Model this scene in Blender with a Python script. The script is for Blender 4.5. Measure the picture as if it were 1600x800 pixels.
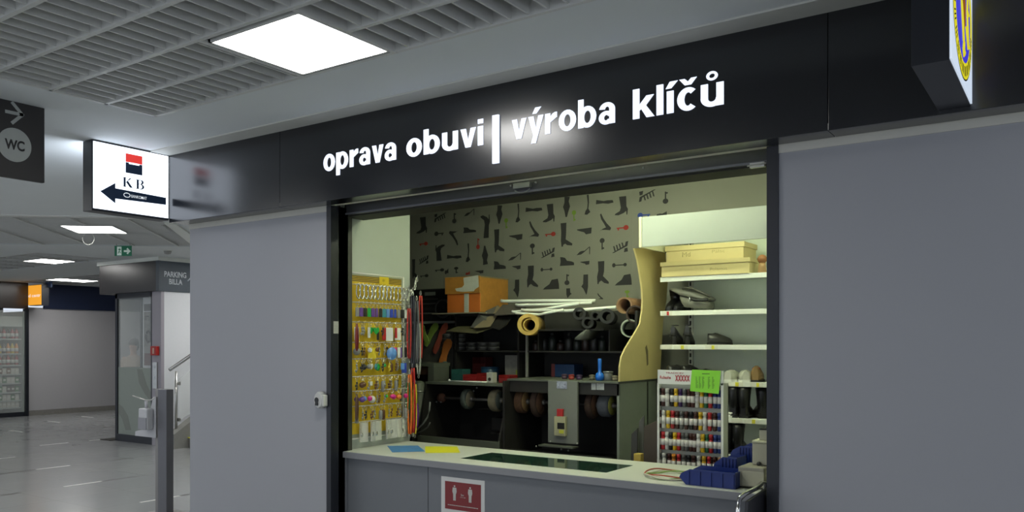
import bpy, bmesh, math, random
from mathutils import Vector, Matrix
from mathutils.geometry import delaunay_2d_cdt
R = random.Random(7)
D = bpy.data; SC = bpy.context.scene; COL = SC.collection
for o in list(D.objects): D.objects.remove(o)
# ------------------------------------------------------------------ camera, world, exposure
YAW = math.radians(36.54); FPX = 1328.5; EYE = 1.65; CXP = 702.0; HYP = 537.8
cam = D.objects.new('camera', D.cameras.new('camera')); COL.objects.link(cam)
cam.location = (0, 0, EYE); cam.rotation_euler = (math.pi/2, 0, YAW)
cam.data.sensor_width = 36; cam.data.lens = 36*FPX/1600
cam.data.shift_x = (800-CXP)/1600; cam.data.shift_y = (HYP-400)/1600
cam.data.clip_start = .05; cam.data.clip_end = 80
SC.camera = cam
W = D.worlds.new('world'); SC.world = W; W.use_nodes = True
W.node_tree.nodes['Background'].inputs[0].default_value = (.80, .88, 1, 1)
W.node_tree.nodes['Background'].inputs[1].default_value = .23
SC.view_settings.view_transform = 'Standard'; SC.view_settings.look = 'None'
SC.view_settings.gamma = 1; SC.view_settings.use_curve_mapping = False
SC.view_settings.exposure = 2.0
LAMP = 4.3          # emission of the corridor ceiling lamps
SHOPLAMP = 4.3      # emission of the tubes inside the shop
# ------------------------------------------------------------------ rays from photo measurements to world points
cy, sy = math.cos(YAW), math.sin(YAW)
def ray(x, y):
    a = (x-CXP)/FPX
    return (a*cy-sy, a*sy+cy, (HYP-y)/FPX)
def onY(x, y, Y): r = ray(x, y); t = Y/r[1]; return Vector((r[0]*t, Y, EYE+r[2]*t))
def onX(x, y, X): r = ray(x, y); t = X/r[0]; return Vector((X, r[1]*t, EYE+r[2]*t))
def onZ(x, y, Z): r = ray(x, y); t = (Z-EYE)/r[2]; return Vector((r[0]*t, r[1]*t, Z))
# ------------------------------------------------------------------ materials
MATS = {}
def mat(name, col, rough=.6, metal=0, emit=0, var=0, scale=20, bump=0, alpha=1, trans=0, spec=.5, stretch=None, ecol=None):
    if name in MATS: return MATS[name]
    m = D.materials.new(name); m.use_nodes = True; MATS[name] = m
    nt = m.node_tree; b = nt.nodes['Principled BSDF']
    b.inputs['Base Color'].default_value = (*col, 1); b.inputs['Roughness'].default_value = rough
    b.inputs['Metallic'].default_value = metal; b.inputs['Specular IOR Level'].default_value = spec
    if emit:
        b.inputs['Emission Color'].default_value = (*(ecol or col), 1); b.inputs['Emission Strength'].default_value = emit
    if alpha < 1: b.inputs['Alpha'].default_value = alpha
    if trans: b.inputs['Transmission Weight'].default_value = trans
    if var or bump:
        tc = nt.nodes.new('ShaderNodeTexCoord'); n = nt.nodes.new('ShaderNodeTexNoise')
        mp = nt.nodes.new('ShaderNodeMapping'); mp.inputs['Scale'].default_value = stretch or (1, 1, 1)
        nt.links.new(tc.outputs['Object'], mp.inputs[0]); nt.links.new(mp.outputs[0], n.inputs['Vector'])
        n.inputs['Scale'].default_value = scale; n.inputs['Detail'].default_value = 5
        if var:
            r = nt.nodes.new('ShaderNodeMapRange'); r.inputs[3].default_value = 1-var; r.inputs[4].default_value = 1+var
            mx = nt.nodes.new('ShaderNodeVectorMath'); mx.operation = 'SCALE'
            mx.inputs[0].default_value = col
            nt.links.new(n.outputs['Fac'], r.inputs[0]); nt.links.new(r.outputs[0], mx.inputs['Scale'])
            nt.links.new(mx.outputs[0], b.inputs['Base Color'])
        if bump:
            bp = nt.nodes.new('ShaderNodeBump'); bp.inputs['Strength'].default_value = bump; bp.inputs['Distance'].default_value = .004
            nt.links.new(n.outputs['Fac'], bp.inputs['Height']); nt.links.new(bp.outputs[0], b.inputs['Normal'])
    return m
def hexc(h):
    c = [int(h[i:i+2], 16)/255 for i in (0, 2, 4)]
    return tuple(x/12.92 if x <= .04045 else ((x+.055)/1.055)**2.4 for x in c)
ceil_m = mat('ceiling_paint', (.74, .77, .77), .8, var=.03, scale=2)
louver_m = mat('louver_metal', (.66, .66, .63), .45, 0, var=.05)
plenum_m = mat('plenum_dark', (.06, .06, .06), .9, var=.1)
fascia_m = mat('fascia_gloss', (.007, .008, .011), .21, spec=.85, var=.1, scale=3)
panel_m = mat('wall_panel_grey', (.36, .365, .39), .5, var=.02, scale=1.5)
soffit_m = mat('soffit_beige', (.60, .585, .52), .6, var=.05)
frame_m = mat('frame_black', (.012, .014, .02), .35, var=.1)
olive_m = mat('shutter_guide_dark', (.035, .037, .028), .5, var=.1)
shutter_m = mat('shutter_alu_dark', (.05, .052, .055), .4, .2, var=.1)
black_m = mat('black_plastic', (.012, .012, .012), .45, var=.1)
steel_m = mat('brushed_steel', (.5, .5, .48), .3, .9, var=.1)
chrome_m = mat('chrome', (.8, .8, .8), .12, 1, var=.03)
white_m = mat('white_paint', (.74, .76, .70), .45, var=.02)
sheet_m = mat('white_laminate', (.44, .48, .42), .12, var=.02, scale=3)
counter_m = mat('counter_laminate', (.60, .62, .56), .35, var=.05, scale=8)
cfront_m = mat('counter_front_grey', (.165, .175, .19), .45, var=.04, scale=6)
wallp_m = mat('wallpaper_grey', (.215, .215, .175), .8, var=.03, scale=4)
wallp_d = mat('wallpaper_print', (.028, .028, .027), .8, var=.05)
key_r = mat('print_red', (.33, .03, .02), .8, var=.05); key_g = mat('print_green', (.16, .26, .03), .8, var=.05); key_b = mat('print_blue', (.03, .06, .28), .8, var=.05)
lamp_m = mat('lamp_diffuser', (1, .99, .96), .5, emit=LAMP)
tube_m = mat('tube_glow', (.92, 1, .70), .5, emit=SHOPLAMP); tube2_m = mat('tube_glow_ceiling', (.92, 1, .70), .5, emit=SHOPLAMP*5.5)
sign_m = mat('sign_lit_white', (.80, .88, 1), .4, emit=.60)
letter_m = mat('letter_lit_white', (.80, .86, 1), .4, emit=.26)
mgrey_m = mat('machine_grey_green', (.10, .11, .085), .5, var=.08, scale=12)
mdark_m = mat('machine_dark', (.014, .013, .011), .6, var=.2, scale=12)
mblk_m = mat('machine_black', (.008, .0075, .0065), .7, var=.2)
kraft_m = mat('kraft_card', (.60, .50, .24), .75, var=.05, scale=15)
beech_m = mat('yellow_plywood', (.56, .46, .20), .7, var=.07, scale=14, bump=.1)
rubber_m = mat('rubber_black', (.012, .012, .012), .6, var=.2)
leather_m = mat('leather_black', (.012, .012, .013), .3, var=.2, bump=.2, scale=30)
glass_m = mat('clear_glass', (.9, .95, .93), .03, alpha=.16, spec=.6)
bluebin_m = mat('blue_plastic', (.004, .022, .17), .35, var=.06)
yellow_m = mat('yellow_card', (.62, .42, .015), .55, var=.12, scale=9)
# ------------------------------------------------------------------ mesh builder
class MB:
    def __init__(s): s.bm = bmesh.new(); s.mi = 0
    def _mark(s, fs):
        for f in fs: f.material_index = s.mi
    def box(s, x0, x1, y0, y1, z0, z1, M=None):
        x0, x1 = sorted((x0, x1)); y0, y1 = sorted((y0, y1)); z0, z1 = sorted((z0, z1))
        v = [s.bm.verts.new((x, y, z)) for x in (x0, x1) for y in (y0, y1) for z in (z0, z1)]
        if M: [setattr(q, 'co', M @ q.co) for q in v]
        s._mark([s.bm.faces.new([v[i] for i in q]) for q in ((0, 1, 3, 2), (4, 6, 7, 5), (0, 4, 5, 1), (2, 3, 7, 6), (0, 2, 6, 4), (1, 5, 7, 3))]); return s
    def quad(s, *p): s._mark([s.bm.faces.new([s.bm.verts.new(q) for q in p])]); return s
    def tube(s, pts, r, n=8, closed=False, r2=None, caps=True):
        pts = [Vector(p) for p in pts]; N = len(pts); rings = []
        up = Vector((0, 0, 1))
        for i, p in enumerate(pts):
            if closed: t = pts[(i+1) % N]-pts[i-1]
            else: t = pts[min(i+1, N-1)]-pts[max(i-1, 0)]
            if t.length < 1e-9: t = Vector((0, 0, 1))
            t.normalize(); u = up if abs(t.dot(up)) < .95 else Vector((1, 0, 0))
            a = t.cross(u).normalized(); b = t.cross(a)
            rr = r if r2 is None else r+(r2-r)*i/max(N-1, 1)
            rings.append([s.bm.verts.new(p+a*math.cos(k*2*math.pi/n)*rr+b*math.sin(k*2*math.pi/n)*rr) for k in range(n)])
        fs = []
        for i in range(N if closed else N-1):
            A, B = rings[i], rings[(i+1) % N]
            for k in range(n): fs.append(s.bm.faces.new((A[k], A[(k+1) % n], B[(k+1) % n], B[k])))
        if not closed and caps: fs += [s.bm.faces.new(rings[0]), s.bm.faces.new(rings[-1])]
        for f in fs: f.smooth = True
        s._mark(fs); return s
    def pipe(s, p0, p1, ro, ri, n=24):       # hollow roll
        p0, p1 = Vector(p0), Vector(p1); t = (p1-p0).normalized(); u = Vector((0, 0, 1)) if abs(t.z) < .9 else Vector((1, 0, 0))
        a = t.cross(u).normalized(); b = t.cross(a); L = []
        for p, r in ((p0, ro), (p1, ro), (p1, ri), (p0, ri)):
            L.append([s.bm.verts.new(p+(a*math.cos(k*2*math.pi/n)+b*math.sin(k*2*math.pi/n))*r) for k in range(n)])
        fs = []
        for i in range(4):
            A, B = L[i], L[(i+1) % 4]
            for k in range(n):
                f = s.bm.faces.new((A[k], A[(k+1) % n], B[(k+1) % n], B[k])); f.smooth = i in (0, 2); fs.append(f)
        s._mark(fs); return s
    def lathe(s, prof, org=(0, 0, 0), axis='z', n=20, sc=(1, 1)):
        org = Vector(org); rings = []
        for r, h in prof:
            ring = []
            for k in range(n):
                c, d = math.cos(k*2*math.pi/n)*r*sc[0], math.sin(k*2*math.pi/n)*r*sc[1]
                ring.append(s.bm.verts.new(org+Vector({'z': (c, d, h), 'x': (h, c, d), 'y': (c, h, d)}[axis])))
            rings.append(ring)
        fs = []
        for A, B in zip(rings, rings[1:]):
            for k in range(n): fs.append(s.bm.faces.new((A[k], A[(k+1) % n], B[(k+1) % n], B[k])))
        for f in fs: f.smooth = True
        fs += [s.bm.faces.new(rings[0]), s.bm.faces.new(rings[-1])]
        s._mark(fs); return s
    def ball(s, c, r, sc=(1, 1, 1), n=14):
        q = bmesh.ops.create_uvsphere(s.bm, u_segments=n, v_segments=max(6, n*2//3), radius=r)
        for v in q['verts']: v.co = Vector(c)+Vector((v.co.x*sc[0], v.co.y*sc[1], v.co.z*sc[2]))
        fs = {f for v in q['verts'] for f in v.link_faces}
        for f in fs: f.smooth = True
        s._mark(fs); return s
    def prism(s, pts, o, u, v, th):          # closed 2-D outline (CCW in u,v) placed at o, grown th along u x v
        o, u, v = Vector(o), Vector(u), Vector(v); n = u.cross(v).normalized()
        A = [s.bm.verts.new(o+u*x+v*y) for x, y in pts]; B = [s.bm.verts.new(a.co+n*th) for a in A]
        fs = [s.bm.faces.new(A[::-1]), s.bm.faces.new(B)]
        for i in range(len(A)): fs.append(s.bm.faces.new((A[i], A[(i+1) % len(A)], B[(i+1) % len(A)], B[i])))
        s._mark(fs); return s
    def loft(s, rings, smooth=True, cap=True):
        L = [[s.bm.verts.new(p) for p in r] for r in rings]; fs = []
        for A, B in zip(L, L[1:]):
            for k in range(len(A)): fs.append(s.bm.faces.new((A[k], A[(k+1) % len(A)], B[(k+1) % len(A)], B[k])))
        for f in fs: f.smooth = smooth
        if cap: fs += [s.bm.faces.new(L[0]), s.bm.faces.new(L[-1])]
        s._mark(fs); return s
    def build(s, name, m, parent=None, bevel=0, label=None, seg=2, solid=0):
        bmesh.ops.recalc_face_normals(s.bm, faces=s.bm.faces)
        off = wloc(parent)
        for v in s.bm.verts: v.co -= off
        me = D.meshes.new(name); s.bm.to_mesh(me); s.bm.free()
        for q in (m if isinstance(m, (list, tuple)) else [m]): me.materials.append(q)
        o = D.objects.new(name, me); COL.objects.link(o); o.parent = parent
        if solid: md = o.modifiers.new('solid', 'SOLIDIFY'); md.thickness = solid; md.offset = 0
        if bevel:
            md = o.modifiers.new('bevel', 'BEVEL'); md.width = bevel; md.segments = seg; md.limit_method = 'ANGLE'
        if label: o['label'] = label
        return o
def wloc(p):
    v = Vector((0, 0, 0))
    while p: v += p.location; p = p.parent
    return v
def T(name, label, cat, loc=(0, 0, 0), group=None):
    o = D.objects.new(name, None); COL.objects.link(o); o.location = loc; o.empty_display_size = .05
    o['label'] = label; o['category'] = cat
    if group: o['group'] = group
    return o
def tag(o, label, cat, group=None):
    o['label'] = label; o['category'] = cat
    if group: o['group'] = group
    return o
def struct(o): o['kind'] = 'structure'; return o
def box(x0, x1, y0, y1, z0, z1): return MB().box(x0, x1, y0, y1, z0, z1)
def children(o): return [c for c in D.objects if c.parent == o]
def dup(o, loc=None, rot=None, label=None, group=None, parent=None, _k=None):
    c = o.copy(); COL.objects.link(c)
    if parent: c.parent = parent
    if loc is not None: c.location = loc
    if rot is not None: c.rotation_euler = rot
    if label: c['label'] = label
    if group: c['group'] = group
    for ch in KIDS(o): dup(ch, parent=c)
    return c
_kc = {}
def KIDS(o):
    if o.name not in _kc: _kc[o.name] = children(o)
    return _kc[o.name]
def glyph(body, o, u, v, width=None, size=.1, bold=0, th=.002, spacing=1, align='L'):
    cu = D.curves.new('t', 'FONT'); cu.body = body; cu.size = 1; cu.offset = bold; cu.space_character = spacing
    ob = D.objects.new('t', cu); COL.objects.link(ob); dg = bpy.context.evaluated_depsgraph_get(); dg.update()
    me = D.meshes.new_from_object(ob.evaluated_get(dg)); D.objects.remove(ob)
    xs = [p.co.x for p in me.vertices]; x0, x1 = min(xs), max(xs)
    sx = (width/(x1-x0)) if width else size
    if align == 'C': sh = -(x1-x0)/2*sx
    else: sh = 0
    o, u, v = Vector(o), Vector(u), Vector(v); n = u.cross(v).normalized()
    bm = bmesh.new(); bm.from_mesh(me); D.meshes.remove(me)
    for p in bm.verts: p.co = o+u*((p.co.x-x0)*sx+sh)+v*(p.co.y*size)
    if th:
        g = bmesh.ops.extrude_face_region(bm, geom=bm.faces[:])
        for p in [e for e in g['geom'] if isinstance(e, bmesh.types.BMVert)]: p.co += n*th
    b = MB(); b.bm.free(); b.bm = bm; return b
UX, UY, UZ = Vector((1, 0, 0)), Vector((0, 1, 0)), Vector((0, 0, 1))
def circ(cx, cy, r, n=24, ry=None): return [(cx+r*math.cos(i*2*math.pi/n), cy+(ry or r)*math.sin(i*2*math.pi/n)) for i in range(n)]
# ================================================================== SETTING
ZC = 3.06; YF = 3.84; YP = 4.0; ZB = 2.553
# floor with inlaid light and dark dashes
fl_m = mat('floor_tile', (.15, .155, .155), .22, spec=.5)
nt = fl_m.node_tree; b_ = nt.nodes['Principled BSDF']
tc = nt.nodes.new('ShaderNodeTexCoord'); br = nt.nodes.new('ShaderNodeTexBrick'); br.offset = 0; br.squash = 1
br.inputs['Color1'].default_value = (.29, .30, .305, 1); br.inputs['Color2'].default_value = (.31, .32, .32, 1); br.inputs['Mortar'].default_value = (.22, .22, .22, 1)
br.inputs['Scale'].default_value = 1; br.inputs['Mortar Size'].default_value = .003; br.inputs['Brick Width'].default_value = .79; br.inputs['Row Height'].default_value = .79
nz = nt.nodes.new('ShaderNodeTexNoise'); nz.inputs['Scale'].default_value = 3; mr = nt.nodes.new('ShaderNodeMapRange'); mr.inputs[3].default_value = .14; mr.inputs[4].default_value = .25
nt.links.new(tc.outputs['Object'], br.inputs['Vector']); nt.links.new(br.outputs['Color'], b_.inputs['Base Color'])
nt.links.new(tc.outputs['Object'], nz.inputs['Vector']); nt.links.new(nz.outputs['Fac'], mr.inputs[0]); nt.links.new(mr.outputs[0], b_.inputs['Roughness'])
f = MB(); f.quad((-24, -5, 0), (4, -5, 0), (4, 16, 0), (-24, 16, 0))
def dash(x, y0, y1, mi): f.mi = mi; f.quad((x-.022, y0, .001), (x+.022, y0, .001), (x+.022, y1, .001), (x-.022, y1, .001))
def dashx(y, x0, x1, mi): f.mi = mi; f.quad((x0, y-.022, .001), (x1, y-.022, .001), (x1, y+.022, .001), (x0, y+.022, .001))
for x, y0, y1, mi in ((-13.6, 7.15, 7.64, 1), (-9.45, 5.25, 5.73, 1), (-9.45, 5.73, 6.22, 2), (-11.03, 5.75, 6.22, 1), (-11.03, 5.27, 5.75, 2), (-9.45, 4.26, 4.75, 2),
                      (-7.865, 5.2, 5.69, 1), (-7.865, 5.69, 6.2, 2), (-12.5, 5.75, 6.21, 1), (-11.03, 6.77, 7.2, 2), (-13.58, 8.0, 8.25, 1)): dash(x, y0, y1, mi)
for y, x0, x1, mi in ((8.05, -16.41, -15.93, 1), (9.52, -17.78, -17.28, 1), (10.6, -18.3, -17.83, 1), (9.56, -16.0, -15.4, 2), (8.0, -17.2, -16.41, 2)): dashx(y, x0, x1, mi)
struct(f.build('floor', [fl_m, mat('inlay_light', (.78, .78, .74), .4, var=.05), mat('inlay_dark', (.07, .07, .068), .4, var=.05)]))
# ceiling: plane with openings for the louvres
TH = math.radians(42.4); ca, sa = math.cos(TH), math.sin(TH)
AU, AV = Vector((ca, sa, 0)), Vector((-sa, ca, 0))
n0 = (onZ(0, 338, ZC).dot(AV)+onZ(200, 340.5, ZC).dot(AV))/2; n1 = (onZ(0, 382, ZC).dot(AV)+onZ(180, 384, ZC).dot(AV))/2
a1 = onZ(262, 350, ZC).dot(AU)
a1b = onZ(296, 376, ZC).dot(AU)
rot = [AU*(-6.2)+AV*n0, AU*a1+AV*n0, AU*a1b+AV*n1, AU*(-6.2)+AV*n1]
rec = [[(-4.6, -2.9), (3.7, -2.9), (3.7, 3.155), (-4.6, 3.155)], [(p.x, p.y) for p in rot],
       [(-17.0, 7.0), (-13.0, 7.0), (-13.0, 8.15), (-17.0, 8.15)], [(-19.4, 9.6), (-15.6, 9.6), (-15.6, 11.2), (-19.4, 11.2)], [(-13.9, 4.9), (-12.6, 4.9), (-12.6, 5.5), (-13.9, 5.5)]]
rec[2] = [(-16.6, 6.75), (-12.9, 6.75), (-12.9, 8.0), (-16.6, 8.0)]
outer = [(-24, -5), (4, -5), (4, YF+.16), (-5.44, YF+.16), (-5.44, 16), (-24, 16)]
pts = [Vector(p) for p in outer]; edges = [(i, (i+1) % len(outer)) for i in range(len(outer))]
for q in rec:
    k = len(pts); pts += [Vector(p) for p in q]; edges += [(k+i, k+(i+1) % 4) for i in range(4)]
vs, es, fs, *_ = delaunay_2d_cdt(pts, edges, [], 1, 1e-6)
def inside(p, poly):
    c = False
    for i in range(len(poly)):
        (x1, y1), (x2, y2) = poly[i], poly[i-1]
        if (y1 > p[1]) != (y2 > p[1]) and p[0] < (x2-x1)*(p[1]-y1)/(y2-y1)+x1: c = not c
    return c
b = MB(); bv = [b.bm.verts.new((v.x, v.y, ZC)) for v in vs]
for q in fs:
    c = sum((vs[i] for i in q), Vector((0, 0)))/len(q)
    if inside(c, outer) and not any(inside(c, r) for r in rec): b.bm.faces.new([bv[i] for i in q])
for r in rec:
    for i in range(4):
        (x0, y0), (x1, y1) = r[i-1], r[i]; b.quad((x0, y0, ZC), (x1, y1, ZC), (x1, y1, ZC+.12), (x0, y0, ZC+.12))
ceiling = struct(b.build('ceiling', ceil_m))
b = MB()
b.box(-24, 4, -5, 16, ZC+.32, ZC+.36); struct(b.build('ceiling', plenum_m))
# louvre blades of the main recess
b = MB(); lampx = (-3.275, -2.65); lampy = (2.50, 3.135)
k = 0; x = -4.6+.03
while x < 3.7:
    if x < -4.0 or True:
        segs = [(-2.9, 3.155)]
        if lampx[0]-.02 < x < lampx[1]+.02: segs = [(-2.9, lampy[0])]
        for y0, y1 in segs: b.box(x-.005, x+.005, y0, y1, ZC+.004, ZC+.085)
    x += .0955
y = 3.145
while y > -2.9:
    if lampy[0]+.05 < y < lampy[1]-.05: b.box(-4.6, lampx[0], y-.012, y+.012, ZC-.002, ZC+.09).box(lampx[1], 3.7, y-.012, y+.012, ZC-.002, ZC+.09)
    else: b.box(-4.6, 3.7, y-.012, y+.012, ZC-.002, ZC+.09)
    y -= .3345
b.box(-4.6, -4.58, -2.9, 3.155, ZC-.002, ZC+.09)
for x in lampx: b.box(x-.02, x+.004, lampy[0]-.02, 3.155, ZC-.004, ZC+.09)
gr = b.build('louver_grille', louver_m, ceiling); gr['label'] = 'grey metal louvre blades in the long recess over the shop front'
# rotated recess: blades and lengthwise runners
def rotbox(b, a0, a1_, v0, v1, z0, z1):
    P = lambda a, v, z: AU*a+AV*v+Vector((0, 0, z)); vv = [b.bm.verts.new(P(a, v, z)) for a in (a0, a1_) for v in (v0, v1) for z in (z0, z1)]
    for q in ((0, 1, 3, 2), (4, 6, 7, 5), (0, 4, 5, 1), (2, 3, 7, 6), (0, 2, 6, 4), (1, 5, 7, 3)): b.bm.faces.new([vv[i] for i in q])
lc = [onZ(x, y, ZC) for x, y in ((96, 352), (176, 352.6), (198, 365), (121, 365))]
la0 = sum(p.dot(AU) for p in (lc[0], lc[3]))/2; la1 = sum(p.dot(AU) for p in (lc[1], lc[2]))/2; lv0 = (lc[0].dot(AV)+lc[1].dot(AV))/2; lv1 = (lc[2].dot(AV)+lc[3].dot(AV))/2
b = MB(); v = n0+.03
while v < n1:
    if lv0-.01 < v < lv1+.01: rotbox(b, -6.2, la0, v-.005, v+.005, ZC+.01, ZC+.085); rotbox(b, la1, a1b-.05, v-.005, v+.005, ZC+.01, ZC+.085)
    else: rotbox(b, -6.2, a1b-.05 if v > (n0+n1)/2 else a1-.02, v-.005, v+.005, ZC+.01, ZC+.085)
    v += .09
a = la0-.335*12
while a < a1b-.05:
    if not (la0+.05 < a < la1-.05): rotbox(b, a-.01, a+.01, n0, n1, ZC-.002, ZC+.09)
    else: rotbox(b, a-.01, a+.01, n0, lv0, ZC-.002, ZC+.09); rotbox(b, a-.01, a+.01, lv1, n1, ZC-.002, ZC+.09)
    a += .62
rotbox(b, -6.2, a1+.02, n0-.14, n0-.02, ZC-.012, ZC)
b.build('louver_grille', louver_m, ceiling)
for r in rec[2:]:
    b = MB(); (x0, y0), (x1, y1) = r[0], r[2]; y = y0+.05
    while y < y1: b.box(x0, x1, y-.005, y+.005, ZC+.01, ZC+.08); y += .1
    x = x0
    while x < x1: b.box(x-.01, x+.01, y0, y1, ZC, ZC+.09); x += .6
    b.build('louver_grille', louver_m, ceiling)
# ceiling lamps
def lamp(c, w, d, label, rotz=0, z=ZC):
    t = T('ceiling_light', label, 'ceiling light', (c[0], c[1], z)); t.rotation_euler = (0, 0, rotz)
    w /= 2; d /= 2
    def add(bb, nm, m):
        bmesh.ops.recalc_face_normals(bb.bm, faces=bb.bm.faces); me = D.meshes.new(nm); bb.bm.to_mesh(me); bb.bm.free(); me.materials.append(m)
        o = D.objects.new(nm, me); COL.objects.link(o); o.parent = t
    add(MB().box(-w+.012, w-.012, -d+.012, d-.012, .002, .012), 'diffuser', lamp_m)
    fr = MB()
    for a in ((-w, w, -d, -d+.012), (-w, w, d-.012, d), (-w, -w+.012, -d, d), (w-.012, w, -d, d)): fr.box(*a, -.003, .05)
    fr.box(-w, w, -d, d, .05, .06)
    add(fr, 'frame', louver_m)
    return t
lamp((-2.963, 2.818), .60, .60, 'large square white light panel in the ceiling above the shop sign')
cc = sum(lc, Vector())/4
lamp(cc, .62, .66, 'light panel set askew in the slanted ceiling recess near the green exit sign', TH)
lamp((-14.08, 7.57), .68, .58, 'second light panel down the corridor, beyond the exit sign')
lamp((-17.9, 10.15), .66, .9, 'far ceiling light above the orange lit sign')
lamp((-16.3, 10.3), .66, .6, 'far ceiling light just left of the dark kiosk header')
for i, (x, y) in enumerate(((-2.963, -.2), (.6, -.9), (-7.5, .5), (-11.5, 2.5), (-15.5, 4.0), (-6.2, -2.2), (-8.2, 2.6), (-7.0, 5.7), (-8.6, 8.0), (-9.6, 10.8), (-10.5, 9.0), (-10.5, 10.0), (-7.0, -.2), (-9.6, .6), (-4.6, -3.8))):  # unseen panels, added to brighten the corridor surfaces and the stair wall
    l_ = lamp((x, y), .60, .60, 'unseen light panel added to brighten the corridor', z=ZC-(.012 if not (-4.6 < x < 3.7 and y < 3.1) else 0)); l_['group'] = 'light panels added out of view for brightness'
# near walls of the shop
XL, XR = -3.955, -1.098
def wall(nm, x0, x1, y0, y1, z0, z1, m=panel_m, bevel=0): return struct(box(x0, x1, y0, y1, z0, z1).build(nm, m, bevel=bevel))
wall('wall_left', -5.405, XL, YP, YP+.15, 0, ZB+.01)
wall('wall_right', XR, 4, YP, YP+.15, 0, ZB+.01)
wall('trim_1', -5.44, 4, YF+.002, YP+.04, ZB+.004, ZB+.03, soffit_m)             # soffit under the fascia
wall('trim_2', -5.405, XL, YP-.006, YP, ZB-.035, ZB+.004, soffit_m)
wall('trim_3', XR, 4, YP-.006, YP, ZB-.035, ZB+.004, soffit_m)
wall('trim_9', -5.44, 4, YF-.16, YF, ZC-.008, ZC+.0, mat('edge_strip', (.60, .60, .55), .7, var=.03))
p_ = [onZ(*q, ZC) for q in ((257, 347), (276, 349), (300, 366), (300, 381))]
struct(MB().prism([(q.x, q.y) for q in p_][::-1], (0, 0, ZC), UX, UY, -.02).build('trim_10', white_m))
# fascia panels
for i, (x0, x1, l) in enumerate(((-5.44, -4.238, 'short glossy black fascia panel beside the lit bank sign'), (-4.236, -.855, 'long glossy black fascia panel carrying the white shop lettering'), (-.853, 4, 'glossy black fascia panel behind the round emblem lightbox'))):
    tag(box(x0, x1, YF, YF+.14, ZB, ZC).build('fascia_panel', fascia_m, bevel=.002), l, 'fascia')
# shop interior shell
wall('wall_side', -5.45, -5.40, YP+.15, 6.5, 0, 2.95, mat('shop_wall', (.40, .40, .34), .8, var=.03))
wall('wall_side', XR+.1, XR+.2, YP+.15, 6.5, 0, 2.95, MATS['shop_wall'])
wall('ceiling', -5.45, XR+.2, YP+.15, 6.6, 2.95, 3.0, mat('shop_ceiling', (.35, .34, .28), .9, var=.03))
wall('wall_outer', -5.44, -5.40, YP+.15, 16, 0, ZC, panel_m)
# jambs, shutter
wall('trim_4', XL, -3.915, YP-.012, YP+.15, 0, ZB, frame_m)
wall('trim_5', -3.945, -3.915, YP+.06, YP+.19, .0, ZB, olive_m)
wall('trim_6', -1.149, XR, YP-.012, YP+.16, 0, ZB, frame_m)
t = T('roller_shutter', 'dark roller shutter wound up at the top of the shop opening', 'shutter', (-2.5, 4.2, 2.47))
box(-3.914, -1.15, YP+.13, YP+.155, 2.508, 2.60).build('bottom_bar', shutter_m, t, .004)
box(-3.914, -1.15, YP+.12, YP+.13, 2.508, 2.52).build('bar_edge', mat('shutter_edge', (.14, .145, .16), .35, .3, var=.1), t)
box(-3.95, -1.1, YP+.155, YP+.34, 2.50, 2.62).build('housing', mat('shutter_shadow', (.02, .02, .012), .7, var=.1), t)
b = MB(); p = onY(817, 291, 4.12)
b.box(p.x-.055, p.x+.055, 4.10, 4.13, p.z-.012, p.z+.018); b.tube([(p.x-.05+.1*i/8, 4.115, p.z-.02-.018*math.sin(math.pi*i/8)) for i in range(9)], .004)
b.build('pull_handle', mat('handle_grey', (.22, .23, .21), .4, .3, var=.1), t, .003)
for x in (p.x-.08, p.x+.085): MB().lathe([(.006, 0), (.006, -.01), (0.001, -.012)], (x, 4.125, p.z+.012), 'y', 10).build('bolt', steel_m, t)
q = onY(1186, 258, 4.12); b = box(q.x-.04, q.x+.03, 4.105, 4.128, q.z-.012, q.z+.012); b.tube([(q.x-.05, 4.1, q.z-.002), (q.x+.04, 4.1, q.z+.002)], .004); b.build('latch', steel_m, t, .002)
for x, y in ((667, 301), (1005, 262)): q = onY(x, y, 4.125); MB().ball(q, .005).build('bolt', steel_m, t)
# socket cover and label on the left jamb
t = T('key_switch_cover', 'white plastic key switch on the left wall edge of the shop opening', 'switch', (-3.975, 3.99, 1.28))
b = MB(); c = Vector((-3.99, 3.985, 1.285))
b.loft([[c+Vector((math.cos(a)*r1, dy, math.sin(a)*r2)) for a in [i*math.pi/8 for i in range(16)]] for dy, r1, r2 in ((.003, .042, .056), (-.03, .042, .056), (-.042, .034, .048))]); b.build('housing', mat('offwhite_plastic', (.58, .58, .55), .35, var=.02), t)
box(-3.955, -3.94, 3.945, 3.986, 1.245, 1.32).build('rim', MATS['offwhite_plastic'], t, .006)
MB().lathe([(.018, -.002), (.018, .0), (.012, .002)], c+Vector((-.008, -.044, 0)), 'y').box(c.x-.018, c.x+.008, 3.936, 3.94, c.z-.035, c.z-.015).build('lock_barrel', black_m, t)
tag(box(-3.916, -3.9135, 4.012, 4.058, 1.72, 1.80).build('sticker', mat('grey_sticker', (.36, .36, .33), .6, var=.25, scale=120)), 'small pale grey sticker on the dark jamb of the shop opening', 'sticker')
# ================================================================== SIGNS
t = T('lit_lettering', 'white backlit words oprava obuvi and vyroba klicu with bar on black fascia', 'lettering', (-2.5, YF, 2.75))

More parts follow.
